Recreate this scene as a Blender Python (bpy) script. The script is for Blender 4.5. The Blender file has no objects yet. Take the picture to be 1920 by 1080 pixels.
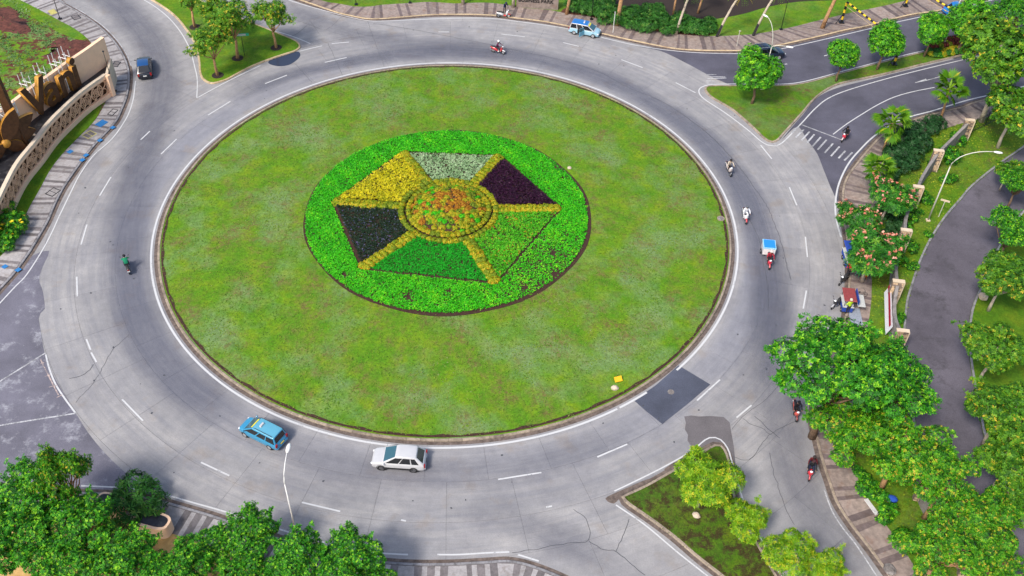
import bpy, math, random
import numpy as np
from mathutils import Vector, Matrix
R_ = math.radians
PI = math.pi
scene = bpy.context.scene
COL = scene.collection
# ------------------------------------------------------------------ camera, sky, sun
PITCH, ROLL, FPX = 0.7692157, 0.0353034, 1850.0
CAM = Vector((7.116, -82.039, 68.821))
_right = Vector((1, 0, 0)); _up = Vector((0, math.sin(PITCH), math.cos(PITCH))); _fwd = Vector((0, math.cos(PITCH), -math.sin(PITCH)))
AX = math.cos(ROLL) * _right + math.sin(ROLL) * _up
AY = -math.sin(ROLL) * _right + math.cos(ROLL) * _up
cd = bpy.data.cameras.new('camera'); cam = bpy.data.objects.new('camera', cd); COL.objects.link(cam)
cam.matrix_world = Matrix(((AX.x, AY.x, -_fwd.x, CAM.x), (AX.y, AY.y, -_fwd.y, CAM.y), (AX.z, AY.z, -_fwd.z, CAM.z), (0, 0, 0, 1)))
cd.sensor_width = 36; cd.lens = FPX / 1920 * 36; cd.clip_end = 3000; cd.clip_start = 1
scene.camera = cam
SUN_AZ, SUN_EL = R_(-142), R_(50)          # azimuth from +Y towards +X
world = bpy.data.worlds.new('World'); scene.world = world; world.use_nodes = True
nt = world.node_tree; nt.nodes.clear()
sky = nt.nodes.new('ShaderNodeTexSky'); sky.sky_type = 'NISHITA'; sky.sun_disc = False
sky.sun_elevation = SUN_EL; sky.sun_rotation = SUN_AZ; sky.dust_density = 3.0; sky.ozone_density = 1.0
bg = nt.nodes.new('ShaderNodeBackground'); bg.inputs['Strength'].default_value = 0.12
out = nt.nodes.new('ShaderNodeOutputWorld'); nt.links.new(sky.outputs[0], bg.inputs[0]); nt.links.new(bg.outputs[0], out.inputs[0])
sd = bpy.data.lights.new('sun', 'SUN'); sun = bpy.data.objects.new('sun', sd); COL.objects.link(sun)
sd.energy = 2.0; sd.angle = R_(11); sd.color = (1.0, 0.95, 0.87)
sdir = Vector((math.sin(SUN_AZ) * math.cos(SUN_EL), math.cos(SUN_AZ) * math.cos(SUN_EL), math.sin(SUN_EL)))
sun.rotation_euler = sdir.to_track_quat('Z', 'Y').to_euler()
vs = scene.view_settings; vs.view_transform = 'Standard'; vs.look = 'None'; vs.gamma = 1; vs.exposure = 0.84; vs.use_curve_mapping = False
scene.cycles.max_bounces = 6

# ------------------------------------------------------------------ survey helpers
def G(x, y, z=0.0):
    """ground point (or point at height z) seen at photo position x, y"""
    d = AX * ((x - 960) / FPX) + AY * (-(y - 540) / FPX) + _fwd
    t = (z - CAM.z) / d.z
    return CAM + d * t
def G2(x, y, z=0.0):
    p = G(x, y, z); return (p.x, p.y)
def GP(pts, z=0.0): return [G2(a, b, z) for a, b in pts]

def smooth_path(pts, step=0.6, closed=False):
    """Catmull-Rom through points, resampled at an even step"""
    P = [Vector(p) for p in pts]; n = len(P); res = []
    rng_ = range(n if closed else n - 1)
    for i in rng_:
        p0 = P[(i - 1) % n] if closed or i > 0 else P[0] * 2 - P[1]
        p1 = P[i]; p2 = P[(i + 1) % n]
        p3 = P[(i + 2) % n] if closed or i + 2 < n else P[-1] * 2 - P[-2]
        L = (p2 - p1).length; k = max(2, int(L / 0.3))
        for j in range(k):
            t = j / k
            res.append(0.5 * ((2 * p1) + (p2 - p0) * t + (2 * p0 - 5 * p1 + 4 * p2 - p3) * t * t + (3 * p1 - p0 - 3 * p2 + p3) * t ** 3))
    res.append(P[0] if closed else P[-1])
    d = [0]
    for a, b in zip(res, res[1:]): d.append(d[-1] + (b - a).length)
    m = max(2, int(round(d[-1] / step))); outp = []
    X = np.interp(np.linspace(0, d[-1], m + 1), d, [p.x for p in res]); Y = np.interp(np.linspace(0, d[-1], m + 1), d, [p.y for p in res])
    outp = [(a, b) for a, b in zip(X, Y)]
    if closed: outp = outp[:-1]
    return outp
def offset_path(p, d, closed=False):
    """positive d: to the left of travel"""
    P = np.array(p, float)
    if closed: T = np.roll(P, -1, 0) - np.roll(P, 1, 0)
    else: T = np.gradient(P, axis=0)
    T /= np.linalg.norm(T, axis=1)[:, None] + 1e-9
    return [tuple(q) for q in P + d * np.stack([-T[:, 1], T[:, 0]], 1)]
def inside(p, poly):
    x, y = p; c = False; j = len(poly) - 1
    for i in range(len(poly)):
        xi, yi = poly[i]; xj, yj = poly[j]
        if (yi > y) != (yj > y) and x < (xj - xi) * (y - yi) / (yj - yi + 1e-12) + xi: c = not c
        j = i
    return c
def area2(poly): return sum(poly[i][0] * poly[(i + 1) % len(poly)][1] - poly[(i + 1) % len(poly)][0] * poly[i][1] for i in range(len(poly)))

# ------------------------------------------------------------------ object helpers
def tag(o, label=None, cat=None, group=None, kind=None):
    if label: o['label'] = label
    if cat: o['category'] = cat
    if group: o['group'] = group
    if kind: o['kind'] = kind
    return o
def link(name, data, parent=None):
    o = bpy.data.objects.new(name, data); COL.objects.link(o)
    if parent is not None: o.parent = parent
    return o
def empty(name, loc=(0, 0, 0), rz=0.0, parent=None):
    o = link(name, None, parent); o.location = loc; o.rotation_euler = (0, 0, rz); o.empty_display_size = .2
    return o
class MB:
    def __init__(s): s.v = []; s.f = []; s.m = []
    def add(s, v, f, m=0):
        n = len(s.v); s.v += [tuple(p) for p in v]; s.f += [tuple(i + n for i in q) for q in f]; s.m += [m] * len(f); return s
    def box(s, c, d, rz=0, ry=0, m=0, taper=1.0):
        hx, hy, hz = d[0] / 2, d[1] / 2, d[2] / 2; M = Matrix.Rotation(rz, 3, 'Z') @ Matrix.Rotation(ry, 3, 'Y'); c = Vector(c); v = []
        for z in (-1, 1):
            k = taper if z > 0 else 1
            for x, y in ((-1, -1), (1, -1), (1, 1), (-1, 1)): v.append(c + M @ Vector((x * hx * k, y * hy * k, z * hz)))
        return s.add(v, [(3, 2, 1, 0), (4, 5, 6, 7), (0, 1, 5, 4), (1, 2, 6, 5), (2, 3, 7, 6), (3, 0, 4, 7)], m)
    def tube(s, pts, rad, n=8, m=0, cap=True):
        pts = [Vector(p) for p in pts]; rad = rad if isinstance(rad, (list, tuple)) else [rad] * len(pts); v = []; f = []
        for i, p in enumerate(pts):
            t = (pts[min(i + 1, len(pts) - 1)] - pts[max(i - 1, 0)]).normalized()
            a = t.cross(Vector((0, 0, 1)) if abs(t.z) < .9 else Vector((1, 0, 0))).normalized(); b = t.cross(a)
            for k in range(n):
                an = 2 * PI * k / n; v.append(p + (a * math.cos(an) + b * math.sin(an)) * rad[i])
        for i in range(len(pts) - 1):
            for k in range(n):
                k2 = (k + 1) % n; f.append((i * n + k, i * n + k2, (i + 1) * n + k2, (i + 1) * n + k))
        if cap: f.append(tuple(range(n - 1, -1, -1))); f.append(tuple((len(pts) - 1) * n + k for k in range(n)))
        return s.add(v, f, m)
    def prism(s, poly, z0, z1, m=0, bottom=True):
        if area2(poly) < 0: poly = poly[::-1]
        n = len(poly); v = [(x, y, z0) for x, y in poly] + [(x, y, z1) for x, y in poly]
        f = [tuple(range(n, 2 * n))] + [(i, (i + 1) % n, n + (i + 1) % n, n + i) for i in range(n)]
        if bottom: f.append(tuple(range(n - 1, -1, -1)))
        return s.add(v, f, m)
    def sphere(s, c, r, nu=10, nv=6, m=0, zmin=-1.0):
        c = Vector(c); r = r if isinstance(r, (tuple, list)) else (r, r, r); v = []; f = []
        for j in range(nv + 1):
            th = -PI / 2 + PI * j / nv; zz = max(math.sin(th), zmin)
            for i in range(nu):
                ph = 2 * PI * i / nu; v.append(c + Vector((math.cos(th) * math.cos(ph) * r[0], math.cos(th) * math.sin(ph) * r[1], zz * r[2])))
        for j in range(nv):
            for i in range(nu):
                i2 = (i + 1) % nu; f.append((j * nu + i, j * nu + i2, (j + 1) * nu + i2, (j + 1) * nu + i))
        return s.add(v, f, m)
    def torus(s, c, R, r, n=16, k=6, axis='Y', m=0):
        c = Vector(c); v = []; f = []
        for i in range(n):
            a = 2 * PI * i / n
            for j in range(k):
                b = 2 * PI * j / k; q = R + r * math.cos(b); w = r * math.sin(b)
                p = {'Y': (q * math.cos(a), w, q * math.sin(a)), 'Z': (q * math.cos(a), q * math.sin(a), w), 'X': (w, q * math.cos(a), q * math.sin(a))}[axis]
                v.append(c + Vector(p))
        for i in range(n):
            for j in range(k):
                f.append((i * k + j, ((i + 1) % n) * k + j, ((i + 1) % n) * k + (j + 1) % k, i * k + (j + 1) % k))
        return s.add(v, f, m)
    def strip(s, path, w, z, m=0, z2=None):
        a = offset_path(path, w / 2); b = offset_path(path, -w / 2); n = len(path)
        return s.add([(x, y, z) for x, y in a] + [(x, y, z) for x, y in b], [(i, n + i, n + i + 1, i + 1) for i in range(n - 1)], m)
    def mesh(s, name, mats, smooth=False):
        me = bpy.data.meshes.new(name); me.from_pydata(s.v, [], s.f)
        for mt in (mats if isinstance(mats, (list, tuple)) else [mats]): me.materials.append(mt)
        if any(s.m): me.polygons.foreach_set('material_index', s.m)
        if smooth: me.polygons.foreach_set('use_smooth', [True] * len(s.f))
        me.update(); return me
    def build(s, name, mats, parent=None, smooth=False): return link(name, s.mesh(name, mats, smooth), parent)
def copy_tree(o, parent=None):
    c = o.copy(); COL.objects.link(c); c.parent = parent
    for ch in list(o.children): copy_tree(ch, c)
    return c

# ------------------------------------------------------------------ materials
def nodes(name):
    m = bpy.data.materials.new(name); m.use_nodes = True; t = m.node_tree; b = t.nodes['Principled BSDF']; return m, t, b
def N(t, typ, **kw):
    n = t.nodes.new(typ)
    for k, v in kw.items(): setattr(n, k, v)
    return n
def noise(t, vec, scale, detail=4, rough=.6):
    n = N(t, 'ShaderNodeTexNoise'); n.inputs['Scale'].default_value = scale; n.inputs['Detail'].default_value = detail; n.inputs['Roughness'].default_value = rough
    if vec is not None: t.links.new(vec, n.inputs['Vector'])
    return n.outputs['Fac']
def ramp(t, fac, stops, interp='LINEAR'):
    r = N(t, 'ShaderNodeValToRGB'); r.color_ramp.interpolation = interp; e = r.color_ramp.elements
    while len(e) < len(stops): e.new(.5)
    for el, (p, c) in zip(e, stops): el.position = p; el.color = (*c, 1) if len(c) == 3 else c
    t.links.new(fac, r.inputs[0]); return r.outputs[0]
def mixc(t, fac, a, b, mode='MIX'):
    n = N(t, 'ShaderNodeMix', data_type='RGBA', blend_type=mode)
    for sock, val in ((n.inputs[0], fac), (n.inputs[6], a), (n.inputs[7], b)):
        if isinstance(val, (int, float)): sock.default_value = val
        elif isinstance(val, tuple): sock.default_value = (*val, 1)
        else: t.links.new(val, sock)
    return n.outputs[2]
def mathn(t, op, a, b=None, clamp=False):
    n = N(t, 'ShaderNodeMath', operation=op, use_clamp=clamp)
    for sock, val in zip(n.inputs, (a, b)):
        if val is None: continue
        if isinstance(val, (int, float)): sock.default_value = val
        else: t.links.new(val, sock)
    return n.outputs[0]
def mapr(t, v, a, b, c=0.0, d=1.0):
    n = N(t, 'ShaderNodeMapRange'); t.links.new(v, n.inputs[0])
    for i, x in enumerate((a, b, c, d)): n.inputs[i + 1].default_value = x
    return n.outputs[0]
def bump(t, b, fac, strength, dist=.02):
    n = N(t, 'ShaderNodeBump'); n.inputs['Strength'].default_value = strength; n.inputs['Distance'].default_value = dist
    t.links.new(fac, n.inputs['Height']); t.links.new(n.outputs[0], b.inputs['Normal'])
def pos(t): return N(t, 'ShaderNodeNewGeometry').outputs['Position']
def pm(name, c, rough=.7, var=.18, scale=6.0, metal=0.0, bmp=0.0, dirt=None, dscale=1.2, spec=.4, rnd=0.0, coat=0.0):
    m, t, b = nodes(name); p = pos(t)
    f = noise(t, p, scale, 5, .65)
    lo = tuple(max(0, x * (1 - var)) for x in c); hi = tuple(min(1, x * (1 + var)) for x in c)
    col = ramp(t, f, [(.3, lo), (.7, hi)])
    if dirt:
        f2 = noise(t, p, dscale, 4, .7); col = mixc(t, mapr(t, f2, .52, .72), col, dirt)
    if rnd:
        oi = N(t, 'ShaderNodeObjectInfo'); k = mapr(t, oi.outputs['Random'], 0, 1, 1 - rnd, 1 + rnd)
        hv = N(t, 'ShaderNodeHueSaturation'); t.links.new(col, hv.inputs['Color']); t.links.new(k, hv.inputs['Value']); col = hv.outputs[0]
    t.links.new(col, b.inputs['Base Color']); b.inputs['Roughness'].default_value = rough; b.inputs['Metallic'].default_value = metal
    b.inputs['Specular IOR Level'].default_value = spec; b.inputs['Coat Weight'].default_value = coat; b.inputs['Coat Roughness'].default_value = .05
    if bmp: bump(t, b, f, bmp)
    return m
def leaf_mat(name, stops, trans=.16, rough=.55):
    """leaf colour from the per-leaf tint attribute"""
    m, t, b = nodes(name)
    a = N(t, 'ShaderNodeAttribute', attribute_name='tint')
    col = ramp(t, a.outputs['Fac'], stops)
    t.links.new(col, b.inputs['Base Color']); b.inputs['Roughness'].default_value = rough; b.inputs['Specular IOR Level'].default_value = .25
    tr = N(t, 'ShaderNodeBsdfTranslucent'); t.links.new(col, tr.inputs['Color'])
    mx = N(t, 'ShaderNodeMixShader'); mx.inputs[0].default_value = trans
    t.links.new(b.outputs[0], mx.inputs[1]); t.links.new(tr.outputs[0], mx.inputs[2]); t.links.new(mx.outputs[0], t.nodes['Material Output'].inputs['Surface'])
    return m
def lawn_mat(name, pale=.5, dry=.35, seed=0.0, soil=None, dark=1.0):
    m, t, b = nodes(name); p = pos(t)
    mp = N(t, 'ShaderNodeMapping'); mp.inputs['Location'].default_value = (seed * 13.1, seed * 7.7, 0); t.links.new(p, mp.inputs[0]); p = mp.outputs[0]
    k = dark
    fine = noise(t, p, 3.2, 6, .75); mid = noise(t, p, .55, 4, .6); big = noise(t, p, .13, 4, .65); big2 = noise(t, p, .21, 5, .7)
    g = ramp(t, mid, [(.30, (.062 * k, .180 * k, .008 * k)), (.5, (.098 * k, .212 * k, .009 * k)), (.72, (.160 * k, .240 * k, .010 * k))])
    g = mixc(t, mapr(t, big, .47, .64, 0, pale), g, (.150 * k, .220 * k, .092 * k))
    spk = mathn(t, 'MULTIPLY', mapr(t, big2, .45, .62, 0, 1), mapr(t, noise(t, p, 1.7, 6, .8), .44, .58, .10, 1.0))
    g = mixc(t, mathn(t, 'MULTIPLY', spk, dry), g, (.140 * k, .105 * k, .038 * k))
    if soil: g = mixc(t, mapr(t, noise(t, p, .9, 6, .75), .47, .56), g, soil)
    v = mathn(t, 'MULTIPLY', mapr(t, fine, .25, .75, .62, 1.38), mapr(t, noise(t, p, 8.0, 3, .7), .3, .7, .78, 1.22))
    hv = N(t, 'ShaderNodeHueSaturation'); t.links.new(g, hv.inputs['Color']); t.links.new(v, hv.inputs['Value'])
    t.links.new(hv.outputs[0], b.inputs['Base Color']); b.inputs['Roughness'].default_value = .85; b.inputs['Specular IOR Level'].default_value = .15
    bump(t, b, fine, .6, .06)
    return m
def road_mat():
    """weathered concrete: lane wear follows the circular lanes"""
    m, t, b = nodes('road_concrete'); p = pos(t)
    sx = N(t, 'ShaderNodeSeparateXYZ'); t.links.new(p, sx.inputs[0])
    x, y = sx.outputs[0], sx.outputs[1]
    r = mathn(t, 'SQRT', mathn(t, 'ADD', mathn(t, 'MULTIPLY', x, x), mathn(t, 'MULTIPLY', y, y)))
    ang = mathn(t, 'ARCTAN2', y, x)
    cv = N(t, 'ShaderNodeCombineXYZ'); t.links.new(mathn(t, 'MULTIPLY', r, 1.5), cv.inputs[0]); t.links.new(mathn(t, 'MULTIPLY', ang, 3.2), cv.inputs[1])
    streak = noise(t, cv.outputs[0], 1.3, 5, .7)
    blot = noise(t, p, .22, 5, .65); fine = noise(t, p, 9, 4, .7); mid = noise(t, p, 1.1, 5, .7)
    col = ramp(t, blot, [(.3, (.235, .228, .235)), (.55, (.305, .295, .292)), (.75, (.375, .356, .340))])
    wob = mapr(t, blot, .3, .7, -.5, .5)
    rw = mathn(t, 'ADD', r, wob)
    band = mathn(t, 'MULTIPLY', mapr(t, rw, 31.4, 32.2), mapr(t, rw, 34.1, 35.8, 1, 0))
    # the worn, rubber-dark lane shows most on the west and east sides
    side = mapr(t, mathn(t, 'ABSOLUTE', mathn(t, 'SUBTRACT', mathn(t, 'ABSOLUTE', ang), 1.57)), .1, 1.1, .35, 1.0)
    col = mixc(t, mathn(t, 'MULTIPLY', mathn(t, 'MULTIPLY', band, side), .45), col, (.16, .17, .22))
    band2 = mathn(t, 'MULTIPLY', mapr(t, rw, 35.5, 36.3), mapr(t, rw, 37.2, 38.0, 1, 0))
    col = mixc(t, mathn(t, 'MULTIPLY', band2, .25), col, (.17, .172, .19))
    sw = mathn(t, 'MULTIPLY', mapr(t, streak, .42, .7), mapr(t, r, 40.5, 44, .55, .2))
    col = mixc(t, sw, col, (.175, .178, .205))
    brown = mathn(t, 'MULTIPLY', mapr(t, noise(t, p, .35, 3, .6), .58, .7), .35)
    col = mixc(t, brown, col, (.25, .20, .155))
    oi = N(t, 'ShaderNodeObjectInfo'); k = mapr(t, oi.outputs['Random'], 0, 1, .95, 1.04)
    k = mathn(t, 'MULTIPLY', k, mapr(t, fine, .2, .8, .84, 1.16)); k = mathn(t, 'MULTIPLY', k, mapr(t, mid, .3, .7, .9, 1.08))
    hv = N(t, 'ShaderNodeHueSaturation'); t.links.new(col, hv.inputs['Color']); t.links.new(k, hv.inputs['Value'])
    t.links.new(hv.outputs[0], b.inputs['Base Color']); b.inputs['Roughness'].default_value = .8; b.inputs['Specular IOR Level'].default_value = .25
    bump(t, b, fine, .12, .01)
    return m
def asphalt_mat(name, c, stain=None):
    m, t, b = nodes(name); p = pos(t)
    blot = noise(t, p, .18, 5, .65); fine = noise(t, p, 11, 3, .8); st = noise(t, p, .45, 6, .75)
    col = ramp(t, blot, [(.3, tuple(x * .7 for x in c)), (.7, tuple(x * 1.3 for x in c))])
    if stain: col = mixc(t, mapr(t, st, .53, .66, 0, .85), col, stain)
    k = mapr(t, fine, .25, .75, .72, 1.3)
    hv = N(t, 'ShaderNodeHueSaturation'); t.links.new(col, hv.inputs['Color']); t.links.new(k, hv.inputs['Value'])
    t.links.new(hv.outputs[0], b.inputs['Base Color']); b.inputs['Roughness'].default_value = .75; b.inputs['Specular IOR Level'].default_value = .3
    bump(t, b, fine, .2, .01); return m
def worn_paint(name, c=(.8, .8, .8), wear=.5, under=(.2, .2, .21)):
    m, t, b = nodes(name); p = pos(t)
    f = noise(t, p, 5, 6, .8); f2 = noise(t, p, .5, 3, .6)
    k = mapr(t, mathn(t, 'ADD', mathn(t, 'MULTIPLY', f, .6), mathn(t, 'MULTIPLY', f2, .4)), wear + .02, wear + .12)
    t.links.new(mixc(t, k, c, under), b.inputs['Base Color']); b.inputs['Roughness'].default_value = .6; return m
M = {}
M['concrete'] = road_mat()
M['joint'] = pm('road_joint', (.075, .075, .082), .9)
M['asphalt'] = asphalt_mat('asphalt_blue_grey', (0.086, 0.083, 0.108))
M['asphalt_d'] = asphalt_mat('asphalt_drive', (.105, .094, .112), (.06, .055, .062))
M['asphalt_l'] = asphalt_mat('asphalt_stained', (0.135, 0.130, 0.160), (.33, .33, .36))
M['patch'] = asphalt_mat('asphalt_patch', (0.076, 0.084, 0.116))
M['patch_old'] = asphalt_mat('asphalt_old_patch', (0.128, 0.116, 0.120))
M['paint'] = worn_paint('road_paint', (.54, .54, .54), .53)
M['paint_w'] = worn_paint('road_paint_worn', (.50, .50, .51), .43)
M['paint_pink'] = worn_paint('road_paint_scraped', (.55, .42, .36), .45, (.14, .13, .15))
M['tar'] = pm('tar_seam', (.055, .057, .065), .6)
M['kerb'] = pm('kerb_concrete', (0.288, 0.232, 0.176), .85, .3, 3, dirt=(.14, .11, .09), dscale=1.0, rnd=.15, bmp=.2)
M['kerb_y'] = pm('kerb_cream', (0.480, 0.368, 0.224), .85, .25, 3, dirt=(.30, .20, .12), dscale=.8, rnd=.14, bmp=.2)
M['kerb_g'] = pm('kerb_grey', (0.240, 0.232, 0.240), .85, .3, 3, dirt=(.09, .085, .085), dscale=1.0, rnd=.15, bmp=.2)
M['gutter'] = pm('gutter_dirt', (.13, .10, .085), .95, .5, 2.5, dirt=(.07, .05, .04), dscale=.7)
M['pave_l'] = pm('paving_light', (0.320, 0.300, 0.296), .85, .22, 3.5, dirt=(.22, .19, .175), dscale=1.3, rnd=.15, bmp=.15)
M['pave_d'] = pm('paving_dark', (0.157, 0.140, 0.140), .85, .25, 3.5, dirt=(.10, .085, .08), dscale=1.3, rnd=.15, bmp=.15)
M['pave_lb'] = pm('paving_light_brown', (0.249, 0.198, 0.172), .85, .3, 2.5, dirt=(.20, .13, .10), dscale=1.0, rnd=.14, bmp=.15)
M['pave_db'] = pm('paving_dark_brown', (0.137, 0.105, 0.101), .85, .3, 2.5, dirt=(.11, .075, .06), dscale=1.0, rnd=.14, bmp=.15)
M['soil'] = pm('soil', (.045, .020, .013), .95, .5, 4, bmp=.6)
M['soil_d'] = pm('mulch', (.03, .02, .016), .95, .5, 8, bmp=.6)
M['sand'] = pm('sandy_soil', (.52, .33, .12), .95, .3, 4, dirt=(.25, .14, .05), dscale=1, bmp=.4)
M['ground'] = pm('ground_earth', (.07, .09, .03), .95, .4, .8)
M['lawn'] = lawn_mat('lawn_grass', .75, .85)
M['lawn_c'] = lawn_mat('lawn_bright', .25, .4, 3, dark=.9)
M['lawn_e'] = lawn_mat('lawn_median', .6, .95, 5, soil=None, dark=.80)
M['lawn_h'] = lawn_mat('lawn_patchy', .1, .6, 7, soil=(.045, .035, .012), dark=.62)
M['lawn_r'] = lawn_mat('lawn_right', .15, .7, 9, dark=.8)
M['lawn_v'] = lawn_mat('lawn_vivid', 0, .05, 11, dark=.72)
M['weeds'] = lawn_mat('weedy_soil', .95, .25, 2, soil=(.10, .035, .024))
M['cream'] = pm('cream_plaster', (.88, .59, .39), .8, .08, 1.2, dirt=(.78, .51, .33), dscale=.6)
M['cream_l'] = pm('cream_cap', (0.656, 0.541, 0.410), .8, .1, 2, dirt=(.5, .4, .3), dscale=1.0)
M['tan'] = pm('tan_lattice', (.66, .40, .24), .8, .15, 2.5, dirt=(.33, .19, .11), dscale=1.2)
M['black_pond'] = pm('planter_black', (.022, .022, .026), .35, .5, 2, dirt=(.10, .10, .10), dscale=1.3)
M['rust'] = pm('bronze_brown', (.075, .032, .012), .55, .35, 2.5, .2)
M['gold'] = pm('bronze_gold', (.50, .24, .035), .5, .3, 2, .2)
M['white_steel'] = pm('white_steel', (.75, .75, .74), .5, .08)
M['black'] = pm('black_paint', (.012, .012, .014), .45, .2)
M['lamp_white'] = pm('lamp_pole_white', (.74, .73, .70), .45, .06)
M['lamp_grey'] = pm('lamp_pole_grey', (.55, .53, .46), .5, .1)
M['hazard_y'] = pm('hazard_yellow', (.75, .50, .02), .55, .15)
M['stone_l'] = pm('wall_stone_light', (.50, .36, .23), .9, .3, 5, rnd=.3, bmp=.4)
M['stone_d'] = pm('wall_stone_dark', (.20, .15, .12), .9, .4, 5, rnd=.3, bmp=.4)
M['stone_g'] = pm('wall_render_grey', (.22, .20, .19), .9, .3, 1.5, dirt=(.08, .07, .065), dscale=.9)
M['coping'] = pm('wall_coping', (.62, .50, .36), .85, .15, 3, dirt=(.3, .22, .15), dscale=1.5)
M['rock'] = pm('boulder', (.52, .43, .33), .9, .3, 6, dirt=(.28, .2, .13), dscale=3, bmp=.5)
M['iron'] = pm('cast_iron', (.17, .15, .14), .7, .4, 8, dirt=(.38, .36, .33), dscale=4)
M['sign_y'] = pm('sign_yellow', (.80, .42, .01), .5, .1)
M['sign_g'] = pm('sign_green', (.03, .42, .22), .45, .1)
M['bark'] = pm('bark_brown', (.20, .125, .075), .9, .4, 7, dirt=(.09, .055, .035), dscale=3, bmp=.6)
M['bark_o'] = pm('bark_orange', (.42, .235, .11), .9, .35, 6, dirt=(.2, .1, .05), dscale=2.5, bmp=.6)
M['bark_p'] = pm('bark_pale', (.48, .40, .31), .9, .3, 6, dirt=(.12, .10, .085), dscale=1.2, bmp=.5)
M['water'] = None
m, t, b = nodes('puddle_water'); b.inputs['Base Color'].default_value = (.035, .045, .075, 1); b.inputs['Roughness'].default_value = .04; b.inputs['IOR'].default_value = 1.33; bump(t, b, noise(t, pos(t), 2.5), .05); M['water'] = m  # bluish base colour stands in for the sky mirrored in the water
# foliage
LM = {}
LM['broad'] = leaf_mat('leaf_broad', [(0, (.004, .038, .003)), (.40, (.014, .120, .005)), (.72, (.052, .300, .008)), (1, (.26, .54, .016))])
LM['broad2'] = leaf_mat('leaf_broad_warm', [(0, (.008, .050, .003)), (.38, (.026, .15, .005)), (.72, (.09, .32, .008)), (.92, (.24, .46, .012)), (1, (.46, .36, .03))])
LM['ball'] = leaf_mat('leaf_ball', [(0, (.010, .06, .003)), (.4, (.036, .21, .005)), (.75, (.09, .38, .007)), (1, (.26, .54, .012))])
LM['airy'] = leaf_mat('leaf_airy', [(0, (.020, .085, .005)), (.35, (.055, .18, .008)), (.75, (.13, .30, .012)), (.93, (.30, .36, .018)), (1, (.55, .40, .03))])
LM['lime'] = leaf_mat('leaf_lime', [(0, (.045, .13, .003)), (.4, (.12, .29, .006)), (.75, (.24, .42, .010)), (1, (.48, .45, .018))])
LM['dark'] = leaf_mat('leaf_dark', [(0, (.006, .030, .007)), (.5, (.014, .070, .014)), (.85, (.032, .12, .030)), (1, (.08, .16, .07))])
LM['oleander'] = leaf_mat('leaf_oleander', [(0, (.010, .055, .006)), (.5, (.028, .14, .014)), (.85, (.07, .22, .025)), (1, (.16, .28, .05))])
LM['plum'] = leaf_mat('leaf_plumeria', [(0, (.010, .060, .006)), (.5, (.026, .16, .012)), (.85, (.06, .27, .018)), (1, (.18, .34, .025))])
LM['blossom'] = leaf_mat('blossom_coral', [(0, (.55, .14, .09)), (.6, (.76, .27, .18)), (1, (.85, .48, .36))])
LM['yflower'] = leaf_mat('flower_yellow', [(0, (.7, .45, .01)), (1, (.85, .7, .03))])
LM['frond'] = leaf_mat('leaf_frond', [(0, (.03, .12, .008)), (.5, (.10, .28, .012)), (.85, (.26, .42, .016)), (1, (.48, .48, .03))], .35)
LM['frond_y'] = leaf_mat('leaf_frond_yellow', [(0, (.10, .16, .01)), (.5, (.36, .30, .015)), (1, (.55, .38, .02))], .3)
LM['cover'] = leaf_mat('leaf_cover', [(0, (.016, .22, .003)), (.35, (.030, .40, .004)), (.75, (.075, .56, .006)), (1, (.26, .64, .012))])
LM['emerald'] = leaf_mat('leaf_emerald', [(0, (.005, .17, .005)), (.5, (.008, .34, .008)), (1, (.02, .46, .018))])
LM['silver'] = leaf_mat('leaf_silver', [(0, (.07, .17, .05)), (.4, (.25, .40, .18)), (.75, (.40, .55, .30)), (1, (.60, .72, .46))])
LM['purple'] = leaf_mat('leaf_purple', [(0, (.010, .001, .008)), (.6, (.028, .003, .022)), (1, (.07, .010, .05))])
LM['black'] = leaf_mat('leaf_blackgreen', [(0, (.005, .018, .006)), (.7, (.014, .040, .014)), (.80, (.018, .045, .018)), (.88, (.13, .12, .26)), (1, (.17, .15, .34))])
LM['yellow'] = leaf_mat('leaf_yellow', [(0, (.16, .22, .004)), (.3, (.44, .42, .006)), (.75, (.66, .56, .010)), (1, (.80, .68, .02))])
LM['mixed'] = leaf_mat('leaf_green_red', [(0, (.03, .22, .004)), (.5, (.07, .42, .008)), (.8, (.16, .50, .012)), (.9, (.40, .30, .02)), (1, (.52, .15, .03))])
LM['hedge_y'] = leaf_mat('leaf_hedge_gold', [(0, (.11, .21, .006)), (.4, (.28, .36, .010)), (.7, (.52, .40, .014)), (1, (.66, .32, .02))])
LM['orange'] = leaf_mat('leaf_orange', [(0, (.14, .045, .008)), (.4, (.36, .13, .012)), (.75, (.52, .27, .014)), (1, (.62, .42, .03))])
LM['olive'] = leaf_mat('leaf_olive', [(0, (.06, .10, .005)), (.5, (.16, .25, .010)), (1, (.38, .40, .025))])
LM['redhedge'] = leaf_mat('leaf_red_hedge', [(0, (.05, .015, .010)), (.5, (.17, .035, .022)), (1, (.36, .08, .05))])
LM['grass'] = leaf_mat('grass_tuft', [(0, (.052, .145, .010)), (.5, (.112, .215, .014)), (.8, (.175, .245, .022)), (1, (.19, .24, .08))], .15, .8)
LM['weedy_dark'] = leaf_mat('grass_dark_tuft', [(0, (.02, .045, .006)), (.5, (.055, .095, .010)), (.85, (.11, .13, .015)), (1, (.14, .11, .03))], .12, .85)
LM['weed'] = leaf_mat('weed_tuft', [(0, (.04, .11, .02)), (.5, (.10, .20, .05)), (1, (.24, .30, .13))], .15, .8)
LM['magenta'] = leaf_mat('leaf_magenta', [(0, (.02, .003, .012)), (.6, (.07, .008, .04)), (1, (.2, .03, .10))])

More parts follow.
